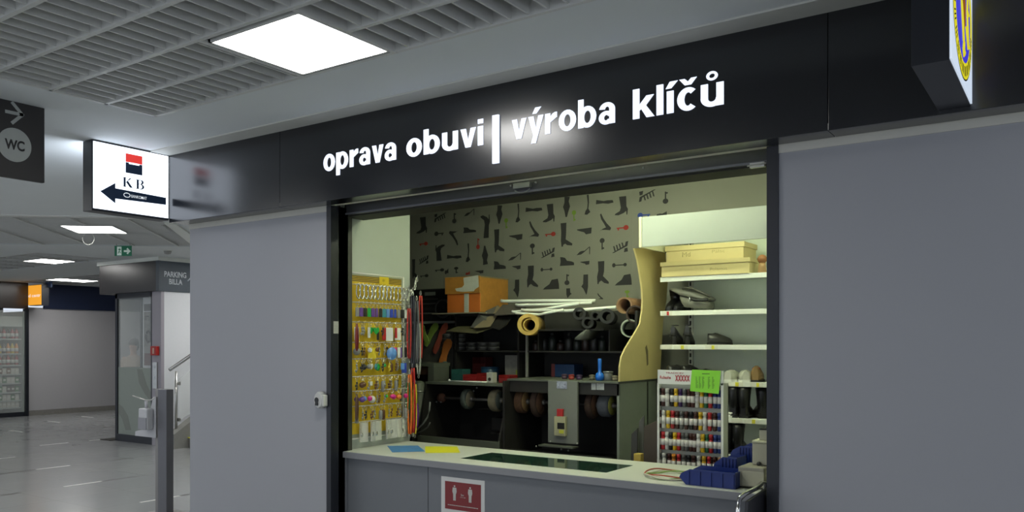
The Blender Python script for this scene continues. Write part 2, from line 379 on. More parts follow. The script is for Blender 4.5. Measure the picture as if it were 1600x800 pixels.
def arc(b_, cx, cz, ro, rzo, ri, rzi, a0, a1, O, s1, s2, n=20):
    for i in range(n):
        p, q = [math.radians(a0+(a1-a0)*k/n) for k in (i, i+1)]
        b_.prism([((cx+math.cos(a)*r[0])*s1, (cz+math.sin(a)*r[1])*s2) for a, r in ((p, (ri, rzi)), (p, (ro, rzo)), (q, (ro, rzo)), (q, (ri, rzi)))], O, UX, UZ, .004)
def word(txt, x0, x1, zb):
    adv = dict(o=.92, p=.95, r=.66, a=.86, v=.84, b=.95, u=.92, i=.38, l=.38, k=.90, c=.84, y=.84)
    base = {'ý': 'y', 'í': 'i', 'č': 'c', 'ů': 'u'}
    tot = sum(adv[base.get(ch, ch)] for ch in txt)-.12; s1 = (x1-x0)/tot; s2 = .1045; b_ = MB(); cur = 0
    for ch in txt:
        g = base.get(ch, ch); O = (x0+cur*s1, YF-.0005, zb)
        P = lambda pts: b_.prism([(x*s1, z*s2) for x, z in pts], O, UX, UZ, .004)
        R4 = lambda xa, za, xb, zc_: P([(xa, za), (xb, za), (xb, zc_), (xa, zc_)])
        A4 = lambda *a: arc(b_, *a, O, s1, s2)
        if g == 'o': A4(.41, .5, .41, .52, .155, .30, 0, 360)
        if g in 'bp': R4(0, 0 if g == 'b' else -.35, .25, 1.37 if g == 'b' else 1.0); A4(.43, .5, .40, .52, .155, .30, 0, 360)
        if g == 'u': R4(0, .34, .25, 1); R4(.54, 0, .79, 1); A4(.39, .36, .39, .38, .14, .16, 180, 360)
        if g == 'r': R4(0, 0, .25, 1); P([(.25, .55), (.55, .76), (.57, .76), (.57, 1.02), (.48, 1.02), (.36, .96), (.25, .82)])
        if g == 'a': R4(.47, 0, .72, .68); A4(.37, .68, .35, .34, .10, .14, 0, 172); A4(.33, .30, .33, .32, .10, .13, 30, 330)
        if g == 'v': P([(0, 1), (.24, 0), (.49, 0), (.74, 1), (.49, 1), (.37, .36), (.26, 1)])
        if g == 'y': P([(0, 1), (.25, .04), (.14, -.35), (.38, -.35), (.75, 1), (.50, 1), (.38, .38), (.26, 1)])
        if g == 'i': R4(0, 0, .25, 1)
        if ch == 'i': R4(0, 1.14, .25, 1.37)
        if g == 'l': R4(0, 0, .25, 1.37)
        if g == 'k': R4(0, 0, .25, 1.37); P([(.25, .36), (.32, .42), (.52, 0), (.82, 0), (.50, .56), (.80, 1), (.52, 1), (.25, .62)])
        if g == 'c': A4(.39, .5, .39, .52, .135, .30, 48, 312)
        if ch in 'ýí': ox = .18 if ch == 'ý' else -.06; P([(ox+.02, 1.12), (ox+.22, 1.12), (ox+.46, 1.42), (ox+.17, 1.42)])
        if ch == 'č': P([(.27, 1.13), (.50, 1.13), (.70, 1.42), (.50, 1.42), (.39, 1.28), (.27, 1.42), (.07, 1.42)])
        if ch == 'ů': A4(.39, 1.33, .20, .20, .10, .10, 0, 360)
        cur += adv[g]
    return b_

for body, x0, x1, zb in (('oprava', -3.831, -3.232, 2.738), ('obuvi', -3.155, -2.612, 2.738), ('výroba', -2.428, -1.829, 2.738), ('klíčů', -1.737, -1.294, 2.738)):
    word(body, x0, x1, zb).build('word', letter_m, t)
box(-2.548, -2.508, YF-.013, YF-.001, 2.625, 2.885).build('divider_bar', letter_m, t)
# bank lightbox
navy_m = mat('print_navy', (.02, .045, .10), .5, emit=.0, var=.02); red_m = mat('print_bank_red', (.75, .04, .03), .5, emit=.16, ecol=(.85, .05, .04))
prtw = mat('print_white_lit', (.8, .85, .9), .5, emit=.16)
t = T('lightbox_sign', 'white lit bank sign with red and black square projecting beside the black fascia', 'sign', (-5.5, YF, 2.57))
box(-5.555, -5.443, 3.226, YF-.001, 2.570, ZC-.004).build('housing', frame_m, t, .002)
xf = -5.4425
box(xf, xf+.004, 3.236, YF-.008, 2.586, ZC-.014).build('lit_face', sign_m, t)
box(-5.560, -5.556, 3.236, YF-.008, 2.586, ZC-.014).build('lit_face', mat('sign_lit_back', (.80, .88, 1), .4, emit=2.1), t)
xf += .0045
box(xf, xf+.001, 3.480, 3.614, 2.945, 3.006).build('logo_top', red_m, t)
box(xf, xf+.001, 3.480, 3.614, 2.868, 2.943).build('logo_base', navy_m, t)
box(xf+.001, xf+.002, 3.506, 3.588, 2.934, 2.946).build('logo_bar', sign_m, t)
b = MB(); kz0, kz1 = 2.766, 2.834
b.box(xf, xf+.0012, 3.464, 3.481, kz0, kz1).box(xf, xf+.0012, 3.459, 3.486, kz0, kz0+.004).box(xf, xf+.0012, 3.459, 3.486, kz1-.004, kz1)
b.prism([(3.479, 2.793), (3.512, kz1), (3.528, kz1), (3.486, 2.800)], (xf, 0, 0), UY, UZ, .0012); b.prism([(3.483, 2.803), (3.514, kz0), (3.537, kz0), (3.498, 2.812)], (xf, 0, 0), UY, UZ, .0012)
b.build('letter_k', navy_m, t)
b = MB(); b.box(xf, xf+.0012, 3.568, 3.585, kz0, kz1).box(xf, xf+.0012, 3.562, 3.605, kz0, kz0+.004).box(xf, xf+.0012, 3.562, 3.600, kz1-.004, kz1).box(xf, xf+.0012, 3.58, 3.603, 2.800, 2.804)
for zc_, rz_, ro_ in ((2.818, .016, .018), (2.785, .019, .022)):
    for i in range(10):
        a0, a1_ = math.radians(-90+18*i), math.radians(-72+18*i); cy_ = 3.602
        b.prism([(cy_+math.cos(a)*r1, zc_+math.sin(a)*r2) for a, r1, r2 in ((a0, ro_-.011, rz_-.006), (a0, ro_+.005, rz_), (a1_, ro_+.005, rz_), (a1_, ro_-.011, rz_-.006))], (xf, 0, 0), UY, UZ, .0012)
b.build('letter_b', navy_m, t)
MB().prism([(3.285, 2.708), (3.40, 2.638), (3.40, 2.672), (3.812, 2.682), (3.812, 2.735), (3.40, 2.745), (3.40, 2.782)], (xf, 0, 0), UY, UZ, .001).build('arrow', navy_m, t)
glyph('BANKOMAT', (xf+.001, 3.525, 2.697), UY, UZ, width=.125, size=.030, bold=.005, th=.0005).build('arrow_text', prtw, t)
b = MB(); b.tube([(xf+.0015, 3.49+.025*math.cos(a), 2.709+.015*math.sin(a)) for a in [i*math.pi/8 for i in range(16)]], .0028, 6, True); b.build('card_mark', prtw, t)
# wayfinding board with WC
t = T('wayfinding_board', 'dark hanging WC direction board with arrow at the left edge', 'sign', (-4.97, 2.4, 3.0))
xw = -4.972; brd = mat('board_anthracite', (.028, .026, .026), .5, var=.05); prt = mat('board_print', (.40, .42, .40), .6, var=.03)
P = lambda x, y: onX(x, y, -4.97)
box(xw-.03, xw, 2.05, P(70, 250).y, P(70.7, 285.8).z, ZC).build('board', brd, t, .002)
c = P(23, 226.5); MB().prism(circ(c.y, c.z, .098, 40), (xw+.0005, 0, 0), UY, UZ, .0015).build('disc', prt, t)
glyph('WC', (xw+.0022, c.y, c.z-.027), UY, UZ, width=.115, size=.078, bold=.03, th=.001, align='C').build('letters', brd, t)
b = MB(); A, Bp = P(8, 174.5), P(35, 179)
tip = Vector((xw+.002, Bp.y, (P(35, 179.5)).z)); tail = Vector((xw+.002, A.y, tip.z-.0)); wdt = .0095
for e in (tail, tip+Vector((0, -.062, .062)), tip+Vector((0, -.062, -.062))):
    dd = (e-tip); L = dd.length; dd.normalize(); nn = Vector((0, -dd.z, dd.y))*wdt
    b.quad(tip+nn-dd*.006, e+nn, e-nn, tip-nn-dd*.006)
b.build('arrow', prt, t, solid=.0015)
# emblem lightbox (upper right)
t = T('lightbox_sign', 'black lightbox with yellow and blue oval shoemaker emblem at the top right', 'sign', (-.39, YF, 2.58))
box(-.448, -.338, 3.175, YF-.001, 2.571, ZC-.004).build('housing', frame_m, t, .002)
box(-.338, -.332, 3.180, YF-.006, 2.577, ZC-.010).build('lit_face', mat('emblem_face', (.72, .82, .95), .4, emit=.17), t)
eb = mat('emblem_blue', (.045, .04, .55), .5, emit=.22); ey = mat('emblem_yellow', (.80, .72, .02), .5, emit=.17); ek = mat('emblem_dark', (.03, .03, .02), .6, var=.02); eo = mat('emblem_brown', (.45, .13, .01), .5, emit=.1)
ex = -.3315; ec = (3.505, 2.90)
ec = (3.505, 2.827); tr = lambda p: (3.505+(p[0]-3.505)*1.2, 2.827+(p[1]-2.90)*.85)
MB().prism(circ(ec[0], ec[1], .305, 48, .2335), (ex, 0, 0), UY, UZ, .0005).build('outer_ring', ek, t)
MB().prism(circ(ec[0], ec[1], .298, 48, .228), (ex+.0005, 0, 0), UY, UZ, .0005).build('yellow_ring', ey, t)
MB().prism(circ(ec[0], ec[1], .225, 48, .172), (ex+.001, 0, 0), UY, UZ, .0005).build('blue_field', eb, t)
b = MB()
for i in range(44):
    a = math.pi*(1.02+.96*i/43); r0, r1 = (.24, .183), (.284, .217)
    if i % 4 == 3: continue
    b.prism([(ec[0]+math.cos(a+da)*rr[0], ec[1]+math.sin(a+da)*rr[1]) for da, rr in ((-.012, r0), (-.012, r1), (.012, r1), (.012, r0))], (ex+.001, 0, 0), UY, UZ, .0006)
b.build('ring_lettering', ek, t)
MB().prism([tr(p) for p in ((3.46, 3.03), (3.44, 2.93), (3.475, 2.86), (3.49, 2.80), (3.515, 2.79), (3.53, 2.84), (3.56, 2.87), (3.565, 2.95), (3.54, 3.0), (3.545, 3.03))], (ex+.0016, 0, 0), UY, UZ, .0006).build('boot_motif', eo, t)
for pts_ in ([(3.42, 2.99), (3.44, 2.90), (3.47, 2.83), (3.49, 2.775)], [(3.60, 3.03), (3.585, 2.93), (3.60, 2.87), (3.615, 2.80)], [(3.50, 2.775), (3.485, 2.74), (3.50, 2.715), (3.52, 2.735), (3.505, 2.775)], [(3.58, 2.94), (3.62, 2.93)], [(3.56, 2.86), (3.62, 2.79)]):
    MB().tube([(ex+.002, *tr(p)) for p in pts_], .006, 5).build('scroll_motif', ey, t)
# ================================================================== BACK WALL WITH PRINTED WALLPAPER
YW = 6.45
b = MB(); b.box(-5.45, XR+.2, YW, YW+.1, 0, 2.98)
b.mi = 0
SH = {}
SH['boot'] = [(.30, 1), (.78, 1), (.80, .45), (.90, .30), (.86, .0), (.80, 0), (.78, .2), (.62, .10), (.25, .0), (0, .03), (.05, .10), (.35, .22), (.42, .40)]
SH['tall'] = [(.0, 1), (.48, 1), (.45, .5), (.42, .30), (.98, .10), (.95, .02), (.55, .05), (.38, .12), (.22, .08), (.18, 0), (.08, 0), (.02, .25), (.05, .6)]
SH['heelboot'] = [(.12, 1), (.62, 1), (.60, .55), (.52, .35), (.98, .08), (.95, .0), (.62, .05), (.38, .16), (.22, .10), (.14, 0), (.08, .02), (.05, .33), (.15, .6)]
SH['sneaker'] = [(0, 0), (1, 0), (1, .28), (.85, .42), (.5, .55), (.36, .88), (.22, .95), (.02, 1), (.05, .5)]
SH['shoeL'] = [(0, .0), (1, .0), (.98, .5), (.92, 1), (.55, .92), (.4, .5), (.12, .2)]
SH['flat'] = [(0, .15), (.05, .62), (.35, .70), (.55, .62), (.98, 1), (1, .15), (.6, .2), (.3, 0)]
SH['mule'] = [(0, .9), (1, 1), (.97, .1), (.62, 0), (.5, .35), (.3, .5), (.03, .75)]
SH['heel'] = [(.15, 1), (.35, .70), (.62, .42), (.98, .15), (.9, .02), (.55, .06), (.2, .08), (0, .02), (.3, .14), (.55, .2), (.4, .4), (.15, .68), (.05, .95)]
SH['thin'] = [(.45, 1), (.75, 1), (.8, .6), (.7, .3), (1, .12), (.5, 0), (.1, .02), (.25, .2), (.5, .3), (.6, .6)]
SH['leg'] = [(.2, 1), (.95, .96), (.8, .75), (.98, .5), (.7, .2), (.55, 0), (.35, 0), (.2, .3), (0, .5), (.2, .72)]
SH['sock'] = [(.3, 1), (.95, 1), (.95, .4), (.8, .1), (.7, 0), (.55, .12), (.3, .3), (.0, .42), (.25, .55)]
LAY = [2]
def shape(kind, x, y, w, h, flip=0, up=0, mi=1):
    c = onY(x, y, YW); w *= 1.1; sx = Vector(onY(x+w/2, y, YW)-onY(x-w/2, y, YW)).x; sz = abs(onY(x, y-h/2, YW).z-onY(x, y+h/2, YW).z)
    b.mi = mi; o = Vector((c.x, YW-.0015, c.z))
    def put(p):
        q = [((a-.5)*(-1 if flip else 1)*sx, (d-.5)*(-1 if up else 1)*sz) for a, d in p]
        if bool(flip) ^ bool(up): q = q[::-1]
        b.prism(q, o, UX, UZ, .001)
    if kind == 'key':       # vertical, head up
        hr = .42; put([(.5+.5*math.cos(a), .78+.22*math.sin(a)) for a in [i*math.pi/6 for i in range(12)]]); put([(.38, 0), (.62, 0), (.62, .6), (.38, .6)]); put([(.62, .05), (.9, .05), (.9, .18), (.62, .18)])
    elif kind == 'keyh':    # head left
        put([(.22+.22*math.cos(a), .5+.5*math.sin(a)) for a in [i*math.pi/6 for i in range(12)]]); put([(.4, .38), (1, .38), (1, .62), (.4, .62)]); put([(.8, .05), (.92, .05), (.92, .38), (.8, .38)])
    elif kind == 'sandal':
        put([(0, .0), (.12, 0), (.95, .55), (1, 1), (.85, .95), (.8, .62)])
        for i in range(4): put([(.15+i*.17, .15+i*.1), (.23+i*.17, .15+i*.1), (.15+i*.17, .62+i*.09), (.07+i*.17, .62+i*.09)])
        put([(.74, .0), (.98, .05), (.95, .4), (.78, .35)])
    elif kind == 'pump':
        put([(0, 0), (.30, .05), (.5, .3), (.92, 1), (.86, 1), (.55, .52), (.35, .5), (.22, .42)]); put([(.86, .9), (.92, .95), (.9, 0), (.86, 0)])
    elif kind == 'keyd':
        put([(.12+.12*math.cos(a), .5+.5*math.sin(a)) for a in [i*math.pi/4 for i in range(8)]]); put([(.2, .35), (.85, .35), (.85, .6), (.2, .6)]); put([(.88+.12*math.cos(a), .5+.4*math.sin(a)) for a in [i*math.pi/4 for i in range(8)]])
    else: put(SH[kind])
for a in [('boot', 660, 352, 17, 25), ('sandal', 688, 340, 17, 13, 1, 1), ('key', 710, 341, 6, 16, 0, 1), ('pump', 734, 332, 16, 10), ('sneaker', 734, 359, 18, 9), ('boot', 759, 354, 15, 36, 0, 1),
          ('leg', 780.5, 335, 9, 29), ('keyh', 686, 365, 13, 7), ('keyh', 662, 381, 12, 6, 1, 0, 2), ('heel', 709, 372, 14, 24, 1, 1), ('key', 747, 381, 5, 17, 0, 1, 2), ('boot', 687, 395, 15, 25, 1, 1), ('flat', 710, 401, 21, 7, 1),
          ('thin', 731, 395, 7, 29), ('leg', 758, 399, 9, 30, 0, 1), ('tall', 780.5, 376, 15, 36), ('sneaker', 781, 414, 17, 13), ('sandal', 662, 406, 14, 13), ('keyh', 687, 422, 13, 5, 1), ('flat', 698, 424, 5, 9),
          ('key', 713, 422, 6, 10), ('flat', 731, 427, 6, 6, 0, 0, 2), ('mule', 749, 425, 12, 5), ('keyh', 663, 431, 12, 5, 1), ('tall', 649, 420, 9, 30),
          ('key', 791, 349, 5.5, 16, 0, 0, 3), ('thin', 809, 333, 7.5, 29), ('flat', 834.5, 327, 24, 8, 1), ('boot', 858.6, 333, 19, 28), ('leg', 885.5, 323, 10, 32), ('key', 897, 337, 6, 17, 0, 0, 3), ('heel', 834.5, 358, 15, 26),
          ('keyh', 860, 366, 15, 7, 1, 0, 2), ('mule', 806, 371, 19, 9), ('key', 832, 389, 7, 17), ('pump', 805, 401, 20, 11), ('sandal', 856, 395, 20, 15), ('tall', 885.5, 366.5, 17, 37), ('mule', 807, 418, 12, 6),
          ('keyd', 854, 421, 17, 6), ('heelboot', 832, 432, 17, 34), ('sock', 807, 451, 9, 28), ('shoeL', 861, 444, 23, 16), ('key', 886, 437, 7, 17, 0, 1), ('sneaker', 886, 408, 20, 14), ('sock', 889, 458, 8, 15, 1),
          ('thin', 917.5, 320, 9, 31), ('flat', 945, 315, 25, 8, 1), ('boot', 972, 321.5, 21, 29), ('heel', 946, 347, 17, 28), ('keyh', 973, 356, 17, 8, 1, 0, 2), ('mule', 913, 361.5, 21, 10), ('key', 941, 381, 7, 18),
          ('pump', 912.5, 392, 21, 12), ('sandal', 969, 386, 23, 17), ('mule', 914, 411, 13, 6), ('keyd', 968, 414, 21, 7), ('heelboot', 942, 426, 18, 36), ('shoeL', 974, 437, 24, 17), ('sock', 914, 445, 10, 32),
          ('key', 980, 459, 7, 11, 0, 0, 3), ('sandal', 1011.5, 306, 24, 17, 1, 1), ('key', 1040, 309, 8, 19, 0, 1), ('keyh', 1006, 336, 18, 8, 0, 0, 4), ('flat', 1034, 335, 15, 8), ('heel', 938, 463, 9, 10)]: shape(*a)
for x in (691, 786.5, 889, 986): X = onY(x, 400, YW).x; b.mi = 5; b.box(X-.001, X+.001, YW-.001, YW, .9, 2.95)
struct(b.build('wall_back', [wallp_m, wallp_d, key_r, key_g, key_b, mat('paper_seam', (.22, .22, .18), .8, var=.05)]))
# ================================================================== SHOP FITTINGS
# side partition
XS = -3.965
tag(box(XS-.03, XS, 4.16, 4.863, .0, 2.9).build('partition_panel', sheet_m, bevel=.002), 'pale glossy partition panel behind the keyring display', 'partition')
# counter
CZ = .94
t = T('service_counter', 'long grey service counter closing the shop opening', 'counter', (-2.5, 4.4, 0))
# worktop as a frame around the glass inset
gx0, gx1, gy0, gy1 = -3.10, -2.10, 4.29, 4.65
b = MB(); b.box(-3.964, gx0, 4.108, 4.83, CZ-.04, CZ).box(gx1, -1.15, 4.108, 4.83, CZ-.04, CZ).box(gx0, gx1, 4.108, gy0, CZ-.04, CZ).box(gx0, gx1, gy1, 4.83, CZ-.04, CZ)
b.build('worktop', counter_m, t)
box(-3.964, -1.15, 4.100, 4.1075, CZ-.04, CZ-.002).build('edge_band', mat('edge_grey', (.24, .245, .255), .45, var=.03), t)
box(gx0+.001, gx1-.001, gy0+.001, gy1-.001, CZ-.008, CZ-.001).build('glass_inset', mat('dark_green_glass', (.02, .05, .035), .04, spec=.9), t)
box(gx0, gx1, gy0, gy1, CZ-.06, CZ-.04).build('display_tray', mblk_m, t)
xs = -3.225
box(-3.90, xs-.004, 4.135, 4.155, .08, CZ-.04).build('front_panel', cfront_m, t, .001)
box(xs+.004, -1.15, 4.13, 4.155, .08, CZ-.04).build('front_panel', cfront_m, t, .001)
box(-3.964, -3.902, 4.12, 4.155, 0, CZ-.04).build('end_post', cfront_m, t, .001)
box(-3.90, -1.15, 4.17, 4.8, 0, .08).build('plinth', mdark_m, t)
box(-3.964, -1.15, 4.155, 4.17, .0, CZ-.04).build('backing_board', mdark_m, t)
# poster on the counter
t = T('notice_poster', 'white framed red notice with two standing figures taped to the counter front', 'poster', (-2.96, 4.125, .84))
box(-3.119, -2.80, 4.127, 4.1295, .60, .848).build('paper', mat('paper_white', (.62, .62, .60), .6, var=.02), t)
box(-3.090, -2.826, 4.126, 4.127, .655, .822).build('red_print', mat('poster_red', (.20, .022, .025), .5, var=.15, scale=6), t)
fg = mat('figure_print', (.50, .50, .46), .6, var=.1)
for x in (-3.018, -2.903):
    b = MB(); b.prism(circ(x, .7965, .006, 12), (0, 4.1255, 0), UX, UZ, .0005)
    b.prism([(x-.012, .752), (x+.012, .752), (x+.016, .765), (x+.013, .788), (x-.013, .788), (x-.016, .765)], (0, 4.1255, 0), UX, UZ, .0005)
    b.prism([(x-.009, .71), (x-.001, .71), (x, .745), (x+.001, .71), (x+.009, .71), (x+.010, .752), (x-.010, .752)], (0, 4.1252, 0), UX, UZ, .0005); b.build('figure', fg, t)
glyph('2m', (-2.972, 4.1255, .742), UX, UZ, width=.022, size=.018, bold=.01, th=.0004).build('caption', fg, t)
b = MB(); b.box(-2.977, -2.943, 4.125, 4.1255, .733, .7345); b.prism([(-2.943, .737), (-2.937, .7338), (-2.943, .7305)], (0, 4.1255, 0), UX, UZ, .0005); b.build('arrow', fg, t)
b = MB(); x = -3.068
while x < -2.85:
    w = R.uniform(.004, .012); b.box(x, x+w, 4.125, 4.1255, .6785, .683); x += w+.0025
b.build('caption_line', fg, t)
# flyers
def flyer(pp, z, m, label):
    b = MB(); b.mi = 0
    q = [onZ(x, y, CZ) for x, y in pp]; A = [b.bm.verts.new(v+Vector((0, 0, .0008+z))) for v in q]; B = [b.bm.verts.new(v+Vector((0, 0, .0022+z))) for v in q]
    b.bm.faces.new(A); b.bm.faces.new(B)
    for i in range(4): b.bm.faces.new((A[i], A[(i+1) % 4], B[(i+1) % 4], B[i]))
    o = tag(b.build('flyer', m), label, 'flyer')
flyer(((605, 697), (653, 696.5), (664, 705.5), (613, 707)), 0, mat('flyer_blue', (.05, .22, .50), .5, var=.35, scale=25), 'blue flyer lying on the counter, left of the yellow one')
flyer(((664, 698), (714, 698), (719, 707.5), (665, 708)), 0, mat('flyer_yellow', (.75, .72, .03), .5, var=.08, scale=40), 'yellow flyer lying on the counter, right of the blue one')
# ------------------------------------------------------------------ keyring display
XD = -3.945
Dz = lambda y: onX(590, y, XD).z
zt, zb_ = Dz(432), Dz(681)
t = T('keyring_display', 'yellow keyring display board in a white wire frame on the left of the counter', 'display', (XD, 4.48, zb_))
box(XD-.012, XD-.004, 4.22, 4.745, zb_+.03, zt-.005).build('backing_card', yellow_m, t)
b = MB()
for y0 in (4.20, 4.765): b.tube([(XD, y0, zb_), (XD, y0, zt+.01)], .005)
rows = [447, 474, 504, 535, 560, 587, 609, 632, 656]
for y in rows: z = Dz(y); b.tube([(XD, 4.20, z), (XD, 4.765, z)], .003, 6)
b.tube([(XD, 4.20, zt+.01), (XD, 4.765, zt+.01)], .005); b.tube([(XD, 4.20, zb_), (XD, 4.765, zb_)], .004)
b.build('wire_frame', mat('white_wire', (.72, .72, .66), .35, var=.03), t)
b = MB()
for i in range(4): b.box(XD-.003, XD-.001, 4.22, 4.745, zt-.012-i*.011, zt-.007-i*.011)
b.build('striped_header', mat('header_brown', (.10, .07, .03), .6, var=.1), t)
glyph('*', (XD, 4.53, zt-.05), UY, UZ, width=.03, size=.05, th=.001).build('header_mark', mat('header_black', (.03, .02, .01), .6, var=.1), t)
box(XD-.001, XD+.001, 4.50, 4.60, zt-.055, zt-.0).build('header_flap', mat('bright_yellow', (.72, .52, .02), .5, var=.05), t)
b = MB()
for ri, y in enumerate(rows):
    z = Dz(y); n = 14 if ri < 2 else 9
    for i in range(n): yy = 4.225+(.51)*i/(n-1); b.tube([(XD, yy, z), (XD+.06, yy, z), (XD+.064, yy, z+.008)], .0014, 5)
hk = b.build('hook_rows', MATS['white_wire'], t); hk['kind'] = 'stuff'
silver = mat('silver_metal', (.62, .62, .58), .22, .9, var=.1)
def proto(name, label, cat, group): return T(name, label, cat, (0, 0, 0), group)
def ringtube(b, c, ry, rz, r=.0014, n=14): b.tube([(c[0], c[1]+ry*math.cos(i*2*math.pi/n), c[2]+rz*math.sin(i*2*math.pi/n)) for i in range(n)], r, 5, True)
def carabiner():
    o = proto('carabiner_key_ring', 'silver carabiner key ring', 'key ring', 'silver carabiners in the top row of the display')
    b = MB(); ringtube(b, (0, 0, -.034), .012, .034, .0035, 16); b.build('clip', silver, o)
    b = MB(); b.tube([(0, .011, -.015), (.003, .004, -.03), (0, .011, -.05)], .0025, 6); b.build('gate', silver, o)
    return o
def keychain(m, kind, w=.016, h=.045, label='', group=''):
    o = proto('key_ring', label, 'key ring', group)
    b = MB(); ringtube(b, (0, 0, -.009), .009, .009); b.tube([(0, 0, -.018), (0, 0, -.026)], .0016, 5); b.build('split_ring', silver, o)
    b = MB()
    if kind == 'tag': b.box(-.003, .003, -w, w, -.026-h, -.026); b.build('pendant', m, o, .002)
    elif kind == 'round': b.lathe([(.001, -.004), (w, -.003), (w*1.05, 0), (w, .003), (.001, .004)], (0, 0, -.026-w), 'x', 18); b.build('pendant', m, o)
    elif kind == 'ball': b.ball((0, 0, -.026-w), w); b.build('pendant', m, o)
    elif kind == 'heart': b.prism([(0, 0), (w*.9, w*.9), (w, w*1.5), (w*.6, w*1.9), (0, w*1.6), (-w*.6, w*1.9), (-w, w*1.5), (-w*.9, w*.9)], (-.003, 0, -.026-w*1.9), UY, UZ, .007); b.build('pendant', m, o)
    elif kind == 'charm':
        for i in range(3): b.ball((0, R.uniform(-.006, .006), -.03-i*.013), .0065, (.6, 1, 1), 8)
        b.tube([(0, 0, -.026), (0, .006, -.05), (0, -.004, -.065)], .0022, 5); b.build('pendant', m, o)
    elif kind == 'bottle': b.lathe([(.006, 0), (.009, -.006), (.009, -h), (.005, -h-.003)], (0, 0, -.026), 'z', 10); b.build('pendant', m, o)
    return o
def bagged(card):
    o = proto('packaged_key_ring', 'small accessory in a clear bag with white card', 'package', 'bagged accessories in the bottom row of the display')
    MB().box(-.002, .002, -.010, .012, -.085, -.004).build('card', card, o); b = MB(); b.box(-.005, .005, -.024, .024, -.095, 0); b.build('bag', mat('clear_bag', (.75, .75, .7), .15, alpha=.35, var=.1, scale=60), o, .003)
    MB().ball((.003, -.014, -.06), .008, (.5, 1, 1.6), 8).build('charm', silver, o)
    return o
kc = {n: mat('charm_'+n, c, .35, var=.1) for n, c in dict(white=(.68, .68, .64), red=(.45, .02, .02), green=(.02, .35, .06), purple=(.12, .05, .25), blue=(.03, .06, .40), teal=(.05, .25, .28), pink=(.6, .02, .22), black=(.02, .02, .02), yellow=(.7, .55, .04), sky=(.12, .28, .62), orange=(.7, .18, .02), grey=(.25, .25, .24), brown=(.12, .05, .02)).items()}
used = set()
PR = {}
def put(key, maker, y, z, label, group, dx=.035):
    if key not in PR: o = maker(); PR[key] = o; first = True
    else: first = False
    loc = (XD+dx, y, z); rz = R.uniform(-.35, .35)
    if first: o.location = loc; o.rotation_euler = (0, 0, rz); KIDS(o)
    else: o = dup(PR[key], loc, (0, 0, rz))
    o['label'] = label; o['group'] = group; o.scale = (1.45,)*3
g = 'silver carabiners in the top row of the display'
for i in range(14): put('car', carabiner, 4.235+i*.0395, Dz(447), 'silver carabiner key ring hanging in the top row of the yellow display', g, .045)
cols2 = ['grey', 'purple', 'black', 'green', 'purple', 'purple', 'black', 'teal', 'sky', 'blue', 'blue', 'grey', 'black', 'white']
for i, c in enumerate(cols2):
    put('t2'+c, lambda: keychain(kc[c], 'tag', .011, .042), 4.235+i*.0395, Dz(474), c+' flat key ring in the second row of the yellow display', c+' flat key rings in the second row')
names = ['third', 'fourth', 'fifth', 'sixth', 'seventh', 'eighth']
spec = [[('white', 'tag', .022, .062), ('white', 'tag', .012, .05), ('green', 'heart', .016, 0), ('green', 'heart', .018, 0), ('black', 'tag', .007, .06), ('red', 'tag', .013, .06), ('white', 'tag', .02, .065), ('red', 'tag', .01, .05), ('white', 'tag', .018, .06), ('black', 'charm', 0, 0), ('grey', 'charm', 0, 0)],
        [('grey', 'ball', .018, 0), ('black', 'charm', 0, 0), ('white', 'ball', .012, 0), ('yellow', 'tag', .027, .055), ('brown', 'round', .01, 0), ('sky', 'round', .03, 0), ('pink', 'tag', .019, .042), ('white', 'tag', .009, .05), ('purple', 'tag', .008, .055), ('black', 'tag', .008, .05)],
        [('black', 'ball', .014, 0), ('grey', 'ball', .012, 0), ('white', 'heart', .014, 0), ('teal', 'round', .014, 0), ('green', 'round', .017, 0), ('black', 'charm', 0, 0), ('green', 'ball', .009, 0), ('yellow', 'charm', 0, 0), ('brown', 'bottle', 0, .04), ('sky', 'tag', .012, .032), ('blue', 'tag', .014, .05)],
        [('black', 'charm', 0, 0), ('brown', 'ball', .014, 0), ('brown', 'ball', .012, 0), ('grey', 'charm', 0, 0), ('white', 'tag', .009, .02), ('brown', 'charm', 0, 0), ('grey', 'charm', 0, 0), ('grey', 'bottle', 0, .05), ('grey', 'charm', 0, 0), ('grey', 'bottle', 0, .05), ('grey', 'charm', 0, 0)],
        [('purple', 'ball', .013, 0), ('purple', 'ball', .014, 0), ('sky', 'ball', .012, 0), ('pink', 'ball', .012, 0), ('white', 'ball', .018, 0), ('green', 'ball', .008, 0), ('pink', 'ball', .010, 0), ('pink', 'ball', .013, 0), ('orange', 'ball', .014, 0), ('pink', 'ball', .012, 0)],
        [('grey', 'bottle', 0, .05), ('brown', 'charm', 0, 0), ('grey', 'charm', 0, 0), ('grey', 'bottle', 0, .04), ('brown', 'bottle', 0, .045), ('grey', 'charm', 0, 0), ('brown', 'charm', 0, 0), ('grey', 'bottle', 0, .05)]]
for r_ in spec:
    for c_ in ('grey', 'brown', 'black', 'grey'): r_.insert(R.randrange(len(r_)), (c_, 'charm', 0, 0))
kn = dict(tag='rectangular', heart='heart-shaped', charm='small dangling', ball='round bead', round='disc', bottle='slim cylinder')
for ri, row in enumerate(spec):
    n = len(row)
    for i, (c, k, w, h) in enumerate(row):
        yy = 4.235+(.50)*(i+.0)/(n-1); nm = names[ri]
        put('%s%s%s%s' % (c, k, w, h), lambda: keychain(kc[c], k, w or .012, h or .04), yy, Dz(rows[ri+2])+.002, '%s %s key ring in the %s row of the yellow display' % (c, kn[k], nm), '%s %s key rings in the %s row' % (c, kn[k], nm), .045 if i % 2 else .03)
card_m = mat('card_white', (.66, .66, .60), .5, var=.1, scale=50)
